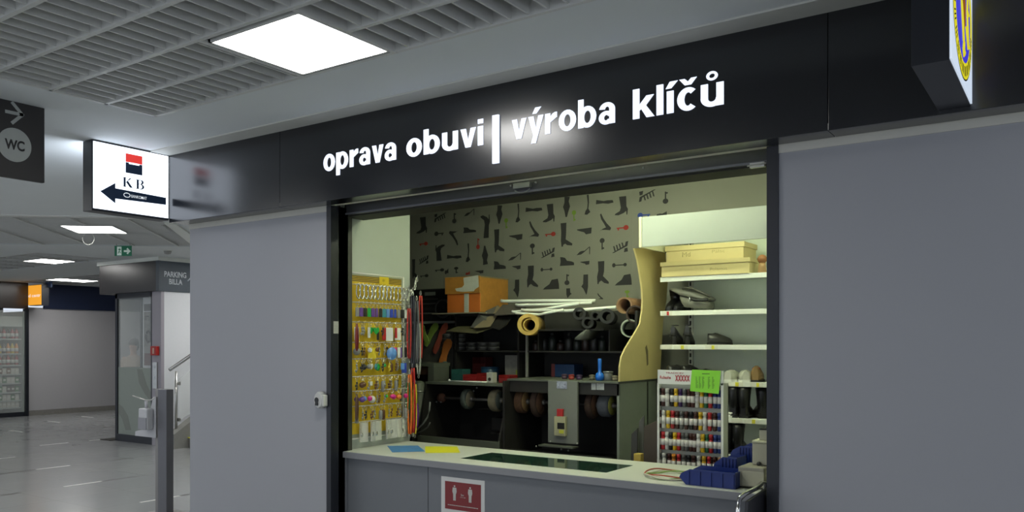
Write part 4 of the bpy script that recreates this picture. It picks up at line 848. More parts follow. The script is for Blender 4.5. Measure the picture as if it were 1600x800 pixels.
MB().lathe([(.05, 0), (.055, .02), (.055, zt6-.03), (.045, zt6-.01), (.02, zt6)], (p.x, 5.45, 0), 'z', 20).build('body', mgrey_m, o); MB().lathe([(.057, zt6-.09), (.057, zt6-.08)], (p.x, 5.45, 0), 'z', 20).build('collar', steel_m, o)
b = MB(); b.tube([onY(x, y, 5.33) for x, y in ((672, 628), (671, 640), (668, 652), (661, 662), (655, 668), (650, 672))], .007); tag(b.build('cable', mat('cable_grey', (.25, .26, .24), .5, var=.1)), 'pale grey cable curving down beside the low machine', 'cable')
b = MB(); b.tube([onY(x, y, 5.3) for x, y in ((672, 660), (668, 668), (660, 673), (652, 677), (650, 684))], .006); tag(b.build('cable', mat('cable_dark', (.10, .10, .09), .5, var=.1)), 'dark grey cable near the counter behind the lanyards', 'cable')
# ================================================================== SHELVING WITH SHOES (right)
SX0, SX1, SY0, SY1 = -2.476, -1.02, 5.95, 6.42
t = T('shelving_unit', 'white metal shelving with a lit canopy along the right of the shop', 'shelving', (-1.75, 6.2, 0))
shz = [2.140, 1.892, 1.645, 1.388, 1.135, .880, .62, .3]
for z in shz:
    s_ = box(SX0, SX1, SY0, SY1, z-.006, z).build('shelf', white_m, t); box(SX0, SX1, SY0-.006, SY0, z-.034, z+.001).build('front_lip', white_m, s_, .002)
box(-2.44, SX1, SY1, SY1+.015, .1, 2.55).build('back_panel', mat('shelf_back', (.82, .90, .78), .5, var=.03), t)
for x in (-2.43, ): 
    up = box(x, x+.03, SY1-.03, SY1, 0, 2.55).build('upright', white_m, t)
    b = MB()
    for k in range(44): b.box(x+.008, x+.022, SY1-.0315, SY1-.0301, .35+k*.05, .38+k*.05)
    b.build('slots', black_m, up)
CZ0, CZ1 = 2.334, 2.545
box(SX0, SX1, 5.62, 5.632, CZ0, CZ1).build('canopy_front', mat('canopy_front', (.34, .37, .34), .4, var=.02), t, .001)
box(SX0-.02, SX0, 5.615, 6.42, CZ0-.002, CZ1+.002).build('canopy_end', mat('canopy_cream', (.62, .62, .42), .4, var=.03), t, .001)
box(SX0, SX1, 5.632, 6.42, CZ1-.006, CZ1).build('canopy_top', white_m, t)
o = T('tube_lamp', 'glowing tube lamp under the shelf canopy on the right', 'lamp', (-1.8, 5.8, 2.48))
MB().tube([(-2.40, 5.72, 2.47), (-1.10, 5.72, 2.47)], .014, 12).build('tube', tube_m, o); box(-2.42, -1.08, 5.70, 5.74, 2.492, 2.538).build('batten', white_m, o)
o = T('ceiling_tube_lamp', 'tube lamp fixed to the shop ceiling behind the shutter housing', 'lamp', (-2.9, 5.1, 2.9))
MB().tube([(-3.3, 5.0, 2.87), (-2.3, 5.0, 2.87)], .016, 12).build('tube', tube2_m, o); box(-3.32, -2.28, 4.96, 5.04, 2.895, 2.949).build('batten', white_m, o)
o = T('ceiling_tube_lamp', 'second tube lamp on the shop ceiling nearest the shutter', 'lamp', (-3.7, 4.7, 2.9))
# the second batten lights the counter
MB().tube([(-2.6, 4.55, 2.87), (-1.6, 4.55, 2.87)], .016, 12).build('tube', tube2_m, o); box(-2.62, -1.58, 4.51, 4.59, 2.895, 2.949).build('batten', white_m, o)
# price tags
ptw, pty = mat('tag_white', (.66, .66, .58), .5, var=.05), mat('tag_yellow', (.60, .55, .03), .5, var=.05); ptr = mat('tag_red', (.5, .03, .03), .5, var=.05)
def ptag(x, y, w, z, stripe, label):
    p = onY(x, y, SY0-.007); pw = onY(x+w, y, SY0-.007).x-p.x
    o = thing('price_tag', label, 'tag', (p.x, SY0-.007, z)); box(p.x, p.x+pw, SY0-.0085, SY0-.0065, z-.032, z-.002).build('card', ptw, o); box(p.x+pw*.5, p.x+pw*.72, SY0-.0095, SY0-.0085, z-.031, z-.003).build('stripe', stripe, o)
ptag(1034, 487, 16, shz[1], ptr, 'red and white price tag at the left end of the shelf under the bag')
ptag(1053, 540, 22, shz[2], pty, 'yellow striped price tag under the dark pumps'); ptag(1102, 540, 20, shz[2], pty, 'yellow striped price tag under the single dark shoe'); ptag(1032, 540, 18, shz[2], ptw, 'plain white tag at the left end of the pump shelf')
ptag(1137, 597, 24, shz[3], pty, 'yellow striped price tag under the white sneakers'); ptag(1172, 597, 20, shz[3], pty, 'yellow striped price tag under the brown shoe')
ptag(1163, 652, 24, shz[4], pty, 'yellow striped price tag under the black boots'); ptag(1143, 651, 17, shz[4], ptw, 'plain white tag left of the striped one under the black boots')
# kraft boxes
def kbox(x0, x1, z, zt_, Y0, dpt, label, lidh=.028, txt=''):
    a, c = onY(x0, 410, Y0).x, onY(x1, 410, Y0).x
    o = thing('boot_box', label, 'box', ((a+c)/2, Y0+dpt/2, z)); box(a+.008, c-.008, Y0+.006, Y0+dpt-.006, z, zt_-.004).build('box_body', kraft_m, o, .001); box(a, c, Y0, Y0+dpt, zt_-lidh, zt_).build('lid', kraft_m, o, .001)
    return o, a, c
z1_ = shz[0]+.001; zmid = onY(1100, 405, 5.93).z+.0; ztop = onY(1100, 383.0, 5.97).z
zmid = z1_+.108; ztop = zmid+.118
o, a, c = kbox(1031.5, 1172, z1_, zmid, 5.93, .36, 'lower kraft cardboard boot box on the top shelf', .03)
scr = mat('pencil_mark', (.33, .27, .12), .8, var=.1)
glyph('Polámus', (a+.37, 5.935, z1_+.03), UX, UZ, width=.12, size=.03, th=.0005, bold=-.015).build('handwriting', scr, o)
o, a, c = kbox(1039, 1163, zmid+.001, ztop, 5.97, .30, 'upper kraft cardboard boot box on the top shelf', .036)
glyph('Md', (a+.13, 5.975, zmid+.035), UX, UZ, width=.06, size=.05, th=.0005, bold=-.015).build('handwriting', scr, o); glyph('Pálac', (a+.35, 5.975, zmid+.05), UX, UZ, width=.09, size=.032, th=.0005, bold=-.015).build('handwriting', scr, o)
p = onY(1191, 405, 5.99); o = thing('shoe_tree', 'brown wooden shoe tree knob at the right end of the top shelf', 'shoe tree', (p.x, 5.99, shz[0])); wd = mat('wood_brown', (.30, .12, .04), .5, var=.15)
MB().ball((p.x, 5.99, p.z), .032).build('knob', wd, o); MB().lathe([(.03, .0), (.025, .05), (.012, .09), (.016, p.z-shz[0]-.02)], (p.x, 5.99, shz[0]), 'z', 14).build('stem', mat('wood_light', (.45, .27, .12), .5, var=.1), o)
# shoes --------------------------------------------------------
def shoe(name, label, kind, loc, rz, up_m, sole_m, L=.26, W_=.09, H=.085, shaft=0, heel=.0, lean=0, lining=None, group=None, cat='shoe'):
    """toe points to -y at rz=0; heel at +y"""
    o = T(name, label, cat, loc, group); o.rotation_euler = (0, 0, rz)
    rings = []; soles = []; n = 14
    for i in range(11):
        f_ = i/10; y = -L/2+L*f_                      # toe -> heel
        wd_ = W_*(.30+.72*math.sin(min(1, f_*2.2+.10)*math.pi/2)) if f_ < .5 else W_*(1-.28*((f_-.5)/.5))
        if i == 10: wd_ *= .6
        if i == 0: wd_ = W_*.28
        base = .012+heel*max(0, (f_-.25)/.75)**1.2
        if kind == 'pump': hh = .035+.025*(f_ > .35)*(f_-.35) if f_ < .8 else .055
        else: hh = (.028+H*.75*min(1, f_*1.5)**.9)
        if kind == 'low' and f_ > .75: hh *= .92
        if i == 0: hh = .022
        rings.append([Vector((math.cos(a)*wd_/2, y, base+max(0, math.sin(a))**.7*hh if math.sin(a) > 0 else base)) for a in [k*2*math.pi/n for k in range(n)]])
        soles.append([Vector((s1*wd_/2*1.08, y*1.03, base+s2)) for s1, s2 in ((-1, -.012), (1, -.012), (1, .003), (-1, .003))])
    def part(bb, nm, m):
        bmesh.ops.recalc_face_normals(bb.bm, faces=bb.bm.faces); me = D.meshes.new(nm); bb.bm.to_mesh(me); bb.bm.free(); me.materials.append(m); q = D.objects.new(nm, me); COL.objects.link(q); q.parent = o; return q
    part(MB().loft(rings), 'upper', up_m); part(MB().loft(soles, smooth=False), 'sole', sole_m)
    if heel > .02 or shaft:
        b = MB(); r0 = .018 if heel > .04 else W_*.36
        b.loft([[Vector((math.cos(a)*r, L/2-W_*.42+math.sin(a)*r, z)) for a in [k*math.pi/5 for k in range(10)]] for z, r in ((0, r0*.8), (heel*.5, r0*.85), (heel+.004, W_*.36))]) if heel > .02 else b.box(-W_*.38, W_*.38, L/2-W_*.9, L/2, 0, .012)
        part(b, 'heel', sole_m)
    if shaft:
        b = MB(); rr = []
        for i in range(7):
            f_ = i/6; z = heel+.04+(shaft-.04)*f_; r1, r2 = W_*(.40+.16*f_), W_*(.52+.14*f_)
            rr.append([Vector((math.cos(a)*r1+lean*f_, L/2-W_*.55+math.sin(a)*r2+(.012*math.sin(3*f_)), z)) for a in [k*math.pi/7 for k in range(14)]])
        rr.append([v*.0+Vector((v.x*.9+lean*.1, (v.y-(L/2-W_*.55))*.9+(L/2-W_*.55), heel+shaft-.002)) for v in rr[-1]]); rr.append([Vector((v.x, v.y, heel+shaft-.05)) for v in rr[-1]])
        part(b.loft(rr), 'shaft', up_m)
    elif kind != 'none':
        b = MB(); zt_ = .012+heel+(H*.78 if kind != 'pump' else .053)
        b.loft([[Vector((math.cos(a)*W_*.30, L/2-W_*.62+math.sin(a)*L*.20, zt_+dz)) for a in [k*math.pi/8 for k in range(16)]] for dz in (.0, .006)])
        part(b, 'opening', lining or rubber_m)
    return o
gr_bl = mat('leather_darkgrey', (.03, .03, .028), .3, var=.3, scale=30)
SYm = 6.08
def sx(x, Y=SYm): return onY(x, 500, Y).x
shoe('ankle_boot', 'black shiny boot behind the yellow board, left of the grey bag', 'boot', (sx(1048), SYm+.04, shz[1]), 0.1, leather_m, rubber_m, .24, .085, .08, .15, .02, cat='boot')
shoe('ankle_boot', 'black boot half hidden by the grey bag', 'boot', (sx(1060), SYm+.06, shz[1]), 0.0, leather_m, rubber_m, .24, .085, .08, .13, .02, cat='boot')
# grey bag
t = T('leather_bag', 'grey leather handbag lying on its side on the second shelf', 'bag', (sx(1085), 6.08, shz[1]))
bg = mat('bag_grey', (.15, .15, .125), .45, var=.15, scale=20, bump=.2)
def bagring(x, y0, y1, d):
    a, c = onY(x, y0, 6.04), onY(x, y1, 6.04); return [Vector((a.x, 6.08-d, a.z*.3+c.z*.7)), Vector((a.x, 6.08-d*.7, a.z)), Vector((a.x, 6.08+d*.7, a.z)), Vector((a.x, 6.08+d, a.z*.5+c.z*.5)), Vector((a.x, 6.08+d*.8, c.z)), Vector((a.x, 6.08-d*.8, c.z))]
MB().loft([bagring(*r) for r in ((1062, 459, 463, .04), (1066, 459, 472, .08), (1072, 460, 480, .09), (1085, 463, 481.5, .10), (1098, 467, 483, .10), (1107, 471, 483.5, .09), (1110, 472, 478, .05))]).build('lower_body', bg, t)
MB().loft([bagring(*r) for r in ((1047, 451, 453, .05), (1054, 450.5, 456, .09), (1066, 451, 462, .11), (1082, 453, 465, .11), (1096, 459, 468, .11), (1106, 463, 470, .10), (1112, 466, 469, .05))]).build('flap', bg, t)
b = MB(); b.tube([onY(x, y, 5.97) for x, y in ((1066, 451), (1074, 449.5), (1084, 452), (1096, 457), (1110, 464))], .008); b.build('strap', mat('strap_dark', (.05, .05, .04), .5, var=.1), t)
b = MB(); b.tube([onY(x, y, 5.95) for x, y in ((1078, 466), (1086, 469), (1098, 469), (1106, 468))], .012); b.build('opening', rubber_m, t)
b = MB(); b.tube([onY(x, y, 5.94) for x, y in ((1077, 464), (1079, 471))], .004); b.build('zip_pull', steel_m, t)
shoe('pump_shoe', 'left of the two dark pumps standing toe down on the third shelf', 'pump', (sx(1060), SYm, shz[2]), math.pi, gr_bl, rubber_m, .22, .075, .06, 0, .075)
shoe('pump_shoe', 'right of the two dark pumps standing toe down on the third shelf', 'pump', (sx(1077), SYm-.01, shz[2]), math.pi+.25, gr_bl, rubber_m, .22, .075, .06, 0, .075)
for nm, x, yw in (('shoe_insert', 1068, 6.0),): pass
shoe('low_shoe', 'single dark low shoe alone on the third shelf', 'low', (sx(1125), SYm, shz[2]), math.pi/2+.5, gr_bl, rubber_m, .17, .085, .065)
shoe('low_shoe', 'left dark shoe on the shelf behind the dye stand header', 'low', (sx(1064), SYm+.02, shz[3]), 2.4, gr_bl, rubber_m, .23, .085, .10)
shoe('low_shoe', 'right dark shoe on the shelf behind the dye stand header', 'low', (sx(1083), SYm+.02, shz[3]), 2.7, gr_bl, rubber_m, .23, .085, .10)
shoe('low_shoe', 'dark shoe whose top shows above the green price sheet', 'low', (sx(1110), SYm+.02, shz[3]), 2.0, gr_bl, rubber_m, .2, .085, .06)
sn = mat('sneaker_white', (.52, .53, .44), .35, var=.1); sg = mat('sneaker_silver', (.30, .30, .25), .3, .3, var=.2)
shoe('sneaker', 'white sneaker on the left of the pair, heel to the front', 'low', (sx(1147), SYm-.01, shz[3]), math.pi, sn, white_m, .25, .108, .058, lining=sg, cat='sneaker')
shoe('sneaker', 'white sneaker on the right of the pair, turned slightly', 'low', (sx(1165), SYm-.01, shz[3]), math.pi+.35, sn, white_m, .25, .108, .058, lining=sg, cat='sneaker')
bs = mat('shoe_tan', (.26, .16, .06), .5, var=.15)
shoe('low_shoe', 'brown shoe with red lining right of the white sneakers', 'low', (sx(1183), SYm, shz[3]), math.pi+.2, bs, rubber_m, .24, .09, .10, lining=mat('lining_red', (.55, .06, .04), .6, var=.05))
for x, l in ((1151, 'left tall black boot of the pair under the white sneakers'), (1167, 'right tall black boot of the pair under the white sneakers'), (1184, 'black boot leaning right, beside the pair under the sneakers'), (1204, 'black boot half hidden by the dark door jamb')):
    shoe('ankle_boot', l, 'boot', (sx(x), SYm+(0 if x < 1180 else .05), shz[4]), math.pi+(.1 if x < 1180 else .5), leather_m, rubber_m, .24, .085, .08, .205-(.01 if x > 1180 else 0), .015, cat='boot')
for x, l in ((1141, 'left black boot on the lowest visible shelf'), (1158, 'right black boot on the lowest visible shelf, above the blue bins')):
    shoe('ankle_boot', l, 'boot', (sx(x), SYm, shz[5]), math.pi+.1, leather_m, rubber_m, .24, .08, .08, .19, .02, cat='boot')
p = onY(1141, 640, 5.98); o = thing('cream_tin', 'small white cream tin on the shelf left of the black boots', 'tin', (p.x, 5.99, shz[4])); MB().lathe([(.034, 0), (.036, .003), (.036, .022)], (p.x, 5.99, shz[4]), 'z', 18).build('tin', white_m, o); MB().lathe([(.038, .022), (.038, .036), (.034, .039)], (p.x, 5.99, shz[4]), 'z', 18).build('lid', white_m, o)
# ------------------------------------------------------------------ dye stand
t = T('dye_stand', 'white stand of small leather dye bottles behind the counter', 'stand', (-1.89, 5.1, 0))
DX0, DX1, DY = -2.093, -1.683, 5.0
box(DX0, DX1, DY+.06, DY+.07, 0, 1.41).build('back_plate', mat('stand_back', (.10, .105, .095), .5, var=.05), t)
box(DX0-.0, DX0+.012, DY-.02, DY+.07, 0, 1.41).build('side_post', white_m, t); box(DX1-.014, DX1, DY-.02, DY+.07, 0, 1.42).build('side_post', white_m, t)
hd = box(DX0+.002, DX1, DY-.02, DY-.012, 1.405, 1.492).build('header', white_m, t, .002)
box(DX0-.05, DX1+.05, DY-.1, DY+.2, 0, .02).build('foot', mdark_m, t)
rm = mat('print_stand_red', (.40, .03, .04), .5, var=.1)
glyph('TRADICEV', (DX0+.055, DY-.0205, 1.470), UX, UZ, width=.115, size=.013, th=.0005, bold=.01).build('header_caption', rm, t)
glyph('Rubasha', (DX0+.018, DY-.0205, 1.438), UX, UZ, width=.07, size=.026, th=.0005, bold=.02).build('header_brand', rm, t)
b = MB()
for i in range(5):
    x = DX0+.115+i*.018
    b.prism([(x, 1.425), (x+.006, 1.425), (x+.020, 1.462), (x+.014, 1.462)], (0, DY-.0205, 0), UX, UZ, .0004); b.prism([(x+.014, 1.425), (x+.020, 1.425), (x+.006, 1.462), (x, 1.462)], (0, DY-.0207, 0), UX, UZ, .0004)
b.build('header_pattern', rm, t)
brow = [608, 643, 677, 711]
for y in brow:
    z = onY(1080, y-6, DY).z; box(DX0+.012, DX1-.014, DY+.02, DY+.06, z-.03, z+.012).build('row_rail', mat('rail_grey', (.40, .42, .37), .5, var=.05), t)
q0, q1 = onY(1078, 612, 4.97), onY(1126, 578, 4.97)
o = thing('price_sheet', 'bright green price sheet hanging over the dye stand header', 'sheet', (q0.x, 4.97, q0.z)); gn = mat('neon_green', (.27, .72, .04), .5, var=.03)
zt7 = onY(1080, 577.5, 4.97).z; MB().prism([(q0.x, q0.z+.004), (q1.x-.012, q0.z-.008), (q1.x, zt7-.004), (q0.x+.012, zt7)], (0, 4.972, 0), UX, UZ, .001).build('sheet_paper', gn, o)
b = MB()
b.box(q0.x+.075, q0.x+.12, 4.9695, 4.9705, zt7-.026, zt7-.021)
for cx_ in (.035, .055, .075, .11, .135):
    for k in range(9):
        b.box(q0.x+cx_, q0.x+cx_+R.uniform(.006, .014), 4.9695, 4.9705, zt7-.045-k*.008, zt7-.042-k*.008)
b.build('price_lines', mat('ink_green', (.10, .25, .03), .6, var=.1), o)
BC = dict(brown=(.06, .02, .015), black=(.015, .015, .015), grey=(.12, .12, .11), white=(.6, .6, .54), yellow=(.65, .42, .02), orange=(.6, .22, .02), red=(.42, .02, .025), purple=(.05, .02, .10), green=(.02, .12, .05), navy=(.02, .04, .16), tan=(.30, .16, .07))
rowc = [['black', 'brown', 'white', 'black', 'yellow', 'purple', 'grey', 'brown', 'brown', 'white', 'yellow', 'green', 'red', 'navy', 'navy'],
        ['brown', 'white', 'yellow', 'red', 'brown', 'grey', 'brown', 'black', 'brown', 'yellow', 'white', 'red', 'brown', 'navy'],
        ['brown', 'red', 'white', 'black', 'yellow', 'red', 'grey', 'grey', 'brown', 'brown', 'white', 'yellow', 'green', 'red', 'navy', 'navy'],
        ['grey', 'white', 'brown', 'orange', 'red', 'grey', 'black', 'brown', 'white', 'yellow', 'red', 'brown', 'tan']]
PB = {}
rn = ['top', 'second', 'third', 'lowest']
for ri, row in enumerate(rowc):
    zt_ = onY(1080, brow[ri], DY).z
    for i, c in enumerate(row):
        x = DX0+.006+(DX1-DX0-.035)*i/(len(row)-1)
        if c not in PB:
            o = T('dye_bottle', '', 'bottle', (0, 0, 0)); cm = mat('dye_'+c, BC[c], .3, var=.05)
            MB().lathe([(.010, -.110), (.0122, -.106), (.0122, -.036), (.009, -.028)], (0, 0, 0), 'z', 14).build('body', cm, o)
            MB().lathe([(.0127, -.082), (.0127, -.042)], (0, 0, 0), 'z', 14).build('label_band', mat('label_band', (.62, .60, .56), .5, var=.12, scale=150), o)
            MB().lathe([(.012, -.028), (.0125, -.004), (.010, 0)], (0, 0, 0), 'z', 12).build('cap', cm, o)
            PB[c] = o; KIDS(o); o.location = (x, DY+R.uniform(-.006, .004), zt_)
        else: o = dup(PB[c], (x, DY+R.uniform(-.006, .004), zt_), (0, 0, R.uniform(0, 6)))
        o['label'] = 'small %s leather dye bottle in the %s row of the white stand' % (c, rn[ri]); o['group'] = '%s dye bottles in the %s row' % (c, rn[ri])
# planks between machine and stand
for x0, x1, yt, Y, m, l in ((1004, 1028, 655, 5.15, mat('plank_brown', (.06, .045, .03), .6, var=.2), 'brown board leaning upright left of the dye stand'), (984, 996, 668, 5.3, mat('plank_dark', (.045, .045, .04), .6, var=.1), 'narrow dark board leaning beside the large machine'), (996, 1006, 648, 5.35, mat('plank_grey', (.09, .09, .08), .6, var=.1), 'grey board edge leaning behind the brown board')):
    a, c = onY(x0, 700, Y).x, onY(x1, 700, Y).x; zt_ = onY(x0, yt, Y).z
    b = MB(); b.loft([[(a, Y-.02, 0), (c, Y-.02, 0), (c, Y, 0), (a, Y, 0)], [(a+.01, Y, zt_*.96), (c, Y, zt_), (c, Y+.02, zt_), (a+.01, Y+.02, zt_*.96)]], smooth=False); tag(b.build('leaning_board', m, bevel=.004), l, 'board')
a, c = onY(992, 714, 4.9), onY(1003, 714, 4.9); tag(box(a.x, c.x, 4.88, 4.93, .0, onY(995, 709, 4.88).z).build('yellow_block', mat('block_yellow', (.42, .30, .05), .6, var=.1), bevel=.004), 'small yellow block edge showing behind the counter by the boards', 'block')
# ------------------------------------------------------------------ things on the counter (right end)
o = T('cord_coil', 'red and white cord coiled in a flat ring on the counter', 'cord', (-1.755, 4.36, CZ))
c0 = Vector((-1.755, 4.36, CZ+.008))
for k, (m, rr, zz_) in enumerate(((mat('cord_red', (.45, .10, .06), .6, var=.3, scale=90), .138, .012), (mat('cord_white', (.58, .55, .45), .6, var=.1), .134, .0), (MATS['cord_white'], .142, .004), (mat('cord_green', (.25, .38, .10), .6, var=.3, scale=60), .126, .002))):
    MB().tube([c0+Vector((rr*math.cos(a)*1.0, rr*math.sin(a)*1.0, zz_+.006*math.sin(3*a+k))) for a in [i*math.pi/20 for i in range(40)]], .004, 6, True).build('cord_loop', m, o)
def bin_(x, y, z, L, Wd, H, label):      # mouth faces -x
    o = T('stacking_bin', label, 'bin', (x, y, z)); th = .004
    prof = [(.035, 0), (L, 0), (L, H), (.055, H), (.012, H*.72), (0, H*.45)]
    for yy in (y, y+Wd-th): MB().prism([(p[0], p[1]) for p in prof], (x, yy+th, z), UX, UZ, th).build('side_wall', bluebin_m, o)
    b = MB(); b.box(x+.035, x+L, y, y+Wd, z, z+th).box(x+L-th, x+L, y, y+Wd, z, z+H); b.build('base', bluebin_m, o)
    MB().prism([(.035, 0), (0, H*.45), (.006, H*.45), (.04, 0)][::-1], (x, y+Wd, z), UX, UZ, Wd).build('front_lip', bluebin_m, o)
    b = MB()
    for k in range(5): xx = x+.05+(L-.06)*k/4.0; b.box(xx-.004, xx+.004, y-.006, y, z+.004, z+H-.006)
    b.box(x+.055, x+L, y-.008, y, z+H-.008, z+H); b.build('ribs', bluebin_m, o)
    return o
q = onZ(1095, 761, CZ)
bin_(-1.635, 4.17, CZ, .285, .17, onY(1100, 735, 4.17).z-CZ, 'blue stacking bin at the front edge of the counter')
x0 = onY(1113, 720, 4.40).x; bin_(x0, 4.40, CZ, onY(1152, 720, 4.40).x-x0, .15, onY(1130, 714, 4.40).z-CZ, 'blue stacking bin directly behind the front one')
x0 = onY(1141, 700, 4.60).x; z0 = onY(1150, 722, 4.60).z
bin_(x0, 4.60, z0, onY(1177, 700, 4.60).x-x0, .17, onY(1160, 697, 4.60).z-z0, 'topmost blue bin raised behind the others')
o = tag(box(x0+.03, -1.32, 4.61, 4.78, CZ, z0).build('black_crate', mblk_m, bevel=.004), 'black crate carrying the topmost blue bin', 'crate')
a, c = onY(1153, 760, 4.24), onY(1194, 760, 4.24); zt_ = onY(1160, 729, 4.24).z
o = T('beige_appliance', 'beige boxy appliance with a dark knob at the right end of the counter', 'appliance', ((a.x+c.x)/2, 4.35, CZ)); bgm = mat('beige_metal', (.30, .29, .22), .5, var=.04); bgl = mat('beige_light', (.42, .41, .30), .5, var=.04)
box(a.x, c.x, 4.24, 4.42, CZ+.006, zt_).build('lower_housing', bgm, o, .006); box(a.x+.022, c.x, 4.236, 4.24, CZ+.012, zt_-.02).build('front_plate', bgl, o, .002)
a2 = onY(1175, 700, 4.33).x; zt8 = onY(1183, 692, 4.33).z; box(a2, c.x, 4.33, 4.50, zt_, zt8).build('upper_housing', bgl, o, .006)
box(a2, c.x, 4.325, 4.51, zt8, zt8+.012).build('cream_pad', mat('cream_pad', (.62, .62, .42), .5, var=.05), o, .004); box(a2+.03, c.x, 4.35, 4.48, zt8+.012, zt8+.065).build('top_block', bgl, o, .003); box(a2+.03, c.x, 4.348, 4.482, zt8+.065, zt8+.07).build('dark_cap', mblk_m, o)
k_ = onY(1186, 725, 4.32); b = MB(); b.ball(k_, .012); b.tube([k_, onY(1194, 733, 4.30)], .006); b.build('knob', black_m, o)
for i in range(2): MB().lathe([(.01, 0), (.012, .006)], (a.x+.03+i*.08, 4.28+i*.1, CZ), 'z', 10).build('rubber_foot', rubber_m, o)
# chair in front of the counter (only its back shows)
t = T('chair', 'black chair with a chrome frame parked at the right jamb', 'chair', (-1.4, 3.92, 0))
b = MB(); b.loft([[(-1.175, 3.74, .62), (-1.19, 3.74, .62), (-1.19, 4.06, .62), (-1.175, 4.06, .62)], [(-1.165, 3.735, .80), (-1.18, 3.735, .80), (-1.18, 4.065, .80), (-1.165, 4.065, .80)], [(-1.16, 3.76, .965), (-1.175, 3.76, .965), (-1.175, 4.08, .985), (-1.16, 4.08, .985)]], smooth=False); b.build('backrest', mat('chair_black', (.02, .02, .024), .35, var=.1), t, .004)
pts_ = [(-1.22, 3.73, .45), (-1.20, 3.715, .80), (-1.196, 3.72, .93), (-1.194, 3.745, .972), (-1.192, 3.80, .985), (-1.185, 3.95, .992), (-1.183, 4.03, 1.005), (-1.183, 4.082, 1.0), (-1.186, 4.09, .9), (-1.2, 4.09, .45)]
MB().tube(pts_, .011, 10).build('back_frame', chrome_m, t)
box(-1.60, -1.2, 3.74, 4.08, .43, .47).build('seat', MATS['chair_black'], t, .015)
for x, y in ((-1.22, 3.73), (-1.22, 4.09), (-1.59, 3.73), (-1.59, 4.09)): MB().tube([(x, y, .45), (x+(.03 if x > -1.3 else -.03), y, 0)], .011, 8).build('leg', chrome_m, t)
# ================================================================== CORRIDOR ON THE LEFT
# kiosk
KY = 8.3; KX0, KX1, KW = -13.278, -12.19, -11.945
t = T('glass_kiosk', 'dark framed glass kiosk with frosted lower panes and wide header', 'kiosk', (-12.7, 8.9, 0))
hm = mat('kiosk_header', (.022, .020, .021), .3, var=.1); wsh = mat('kiosk_white', (.76, .78, .80), .45, var=.02)
box(-13.63, -12.0, 8.22, 10.2, 2.51, 3.0).build('header', hm, t, .003)
box(KX0, KX1+.0, KY, 10.0, 0, .12).build('plinth', frame_m, t)
b = MB()
for x, y in ((KX0, KY), (KX1-.06, KY), (KX0, 9.94)): b.box(x, x+.06, y, y+.06, .12, 2.51)
b.box(KX0, KX1, KY, KY+.05, 2.43, 2.51); b.build('frame', frame_m, t)
fz = mat('frosted_pane', (.33, .37, .33), .5, alpha=.93, var=.03)
box(KX0+.06, KX1-.06, KY+.02, KY+.028, .12, 1.255).build('frosted_pane', fz, t); box(KX0+.06, KX1-.06, KY+.02, KY+.028, 1.255, 2.43).build('glass_pane', glass_m, t)
box(KX0+.02, KX0+.028, KY+.06, 9.94, .12, 1.255).build('frosted_pane', fz, t); box(KX0+.02, KX0+.028, KY+.06, 9.94, 1.255, 2.43).build('glass_pane', glass_m, t)
b = MB()      # pale swoosh on the frosted pane
z_ = lambda x, y: (onY(x, y, KY+.018).x, onY(x, y, KY+.018).z)
for L_ in ([(214, 577), (222, 577), (229, 600), (239, 620), (239, 632), (226, 615), (217, 598)], [(182, 628), (192, 636), (200, 650), (205, 672), (196, 672), (191, 655), (182, 640)]): b.prism([z_(*p) for p in L_][::-1], (0, KY+.019, 0), UX, UZ, .001)
b.build('pane_print', mat('swoosh_grey', (.24, .26, .23), .5, var=.03), t)
a, c = onY(219, 500, KY+.1).x, onY(224, 500, KY+.1).x
box(a, a+.035, KY+.1, KY+.13, 1.2, 2.35).build('inner_mullion', frame_m, t)
o = T('poster_column', 'white poster column with dark print inside the glass kiosk', 'poster', (-12.5, 8.5, 0)); a, c = onY(225, 500, 8.5).x, onY(240, 500, 8.5).x
box(a-.03, c, 8.50, 8.60, .12, onY(230, 452, 8.5).z).build('panel', wsh, o)
pz = lambda y: onY(230, y, 8.498).z
box(a, c, 8.497, 8.4995, pz(486), pz(475)).build('poster_top', frame_m, o); box(a, c, 8.497, 8.4995, pz(571), pz(487)).build('poster_print', mat('poster_mixed', (.20, .20, .19), .6, var=.9, scale=5), o)
glyph('m', (a+.03, 8.496, pz(500)), UX, UZ, width=.12, size=.16, bold=.03, th=-.001).build('poster_letter', hm, o)
b = MB(); b.tube([Vector(((a+c)/2+.07*math.cos(q_), 8.494, pz(526)+.09*math.sin(q_))) for q_ in [i*math.pi/8 for i in range(16)]], .022, 6, True); b.build('poster_ring', hm, o); box(a+.02, c-.06, 8.496, 8.498, pz(571), pz(552)).build('poster_red', mat('poster_dull_red', (.13, .03, .03), .6, var=.3), o)
o = tag(box(-13.2, -13.05, 9.0, 9.05, 1.2, 1.28).build('kiosk_sticker', mat('neon_sticker', (.5, .62, .02), .5, var=.03)), 'x', 'sticker'); D.objects.remove(o)
a = onY(183, 460, KY+.018); c = onY(193, 460, KY+.018); tag(MB().prism([(a.x, a.z-.05), (c.x, a.z-.03), (a.x+.03, a.z+.03), (a.x, a.z+.02)], (0, KY+.019, 0), UX, UZ, .001).build('arrow_sticker', mat('neon_sticker', (.5, .62, .02)), None), 'small neon yellow sticker at the top left of the kiosk glass', 'sticker')
m0 = onZ(156, 687, 0); tag(box(m0.x, KX0, m0.y, m0.y+1.1, .001, .012).build('door_mat', mat('mat_dark', (.05, .045, .04), .9, var=.2, scale=60)), 'dark door mat on the floor left of the glass kiosk', 'mat')
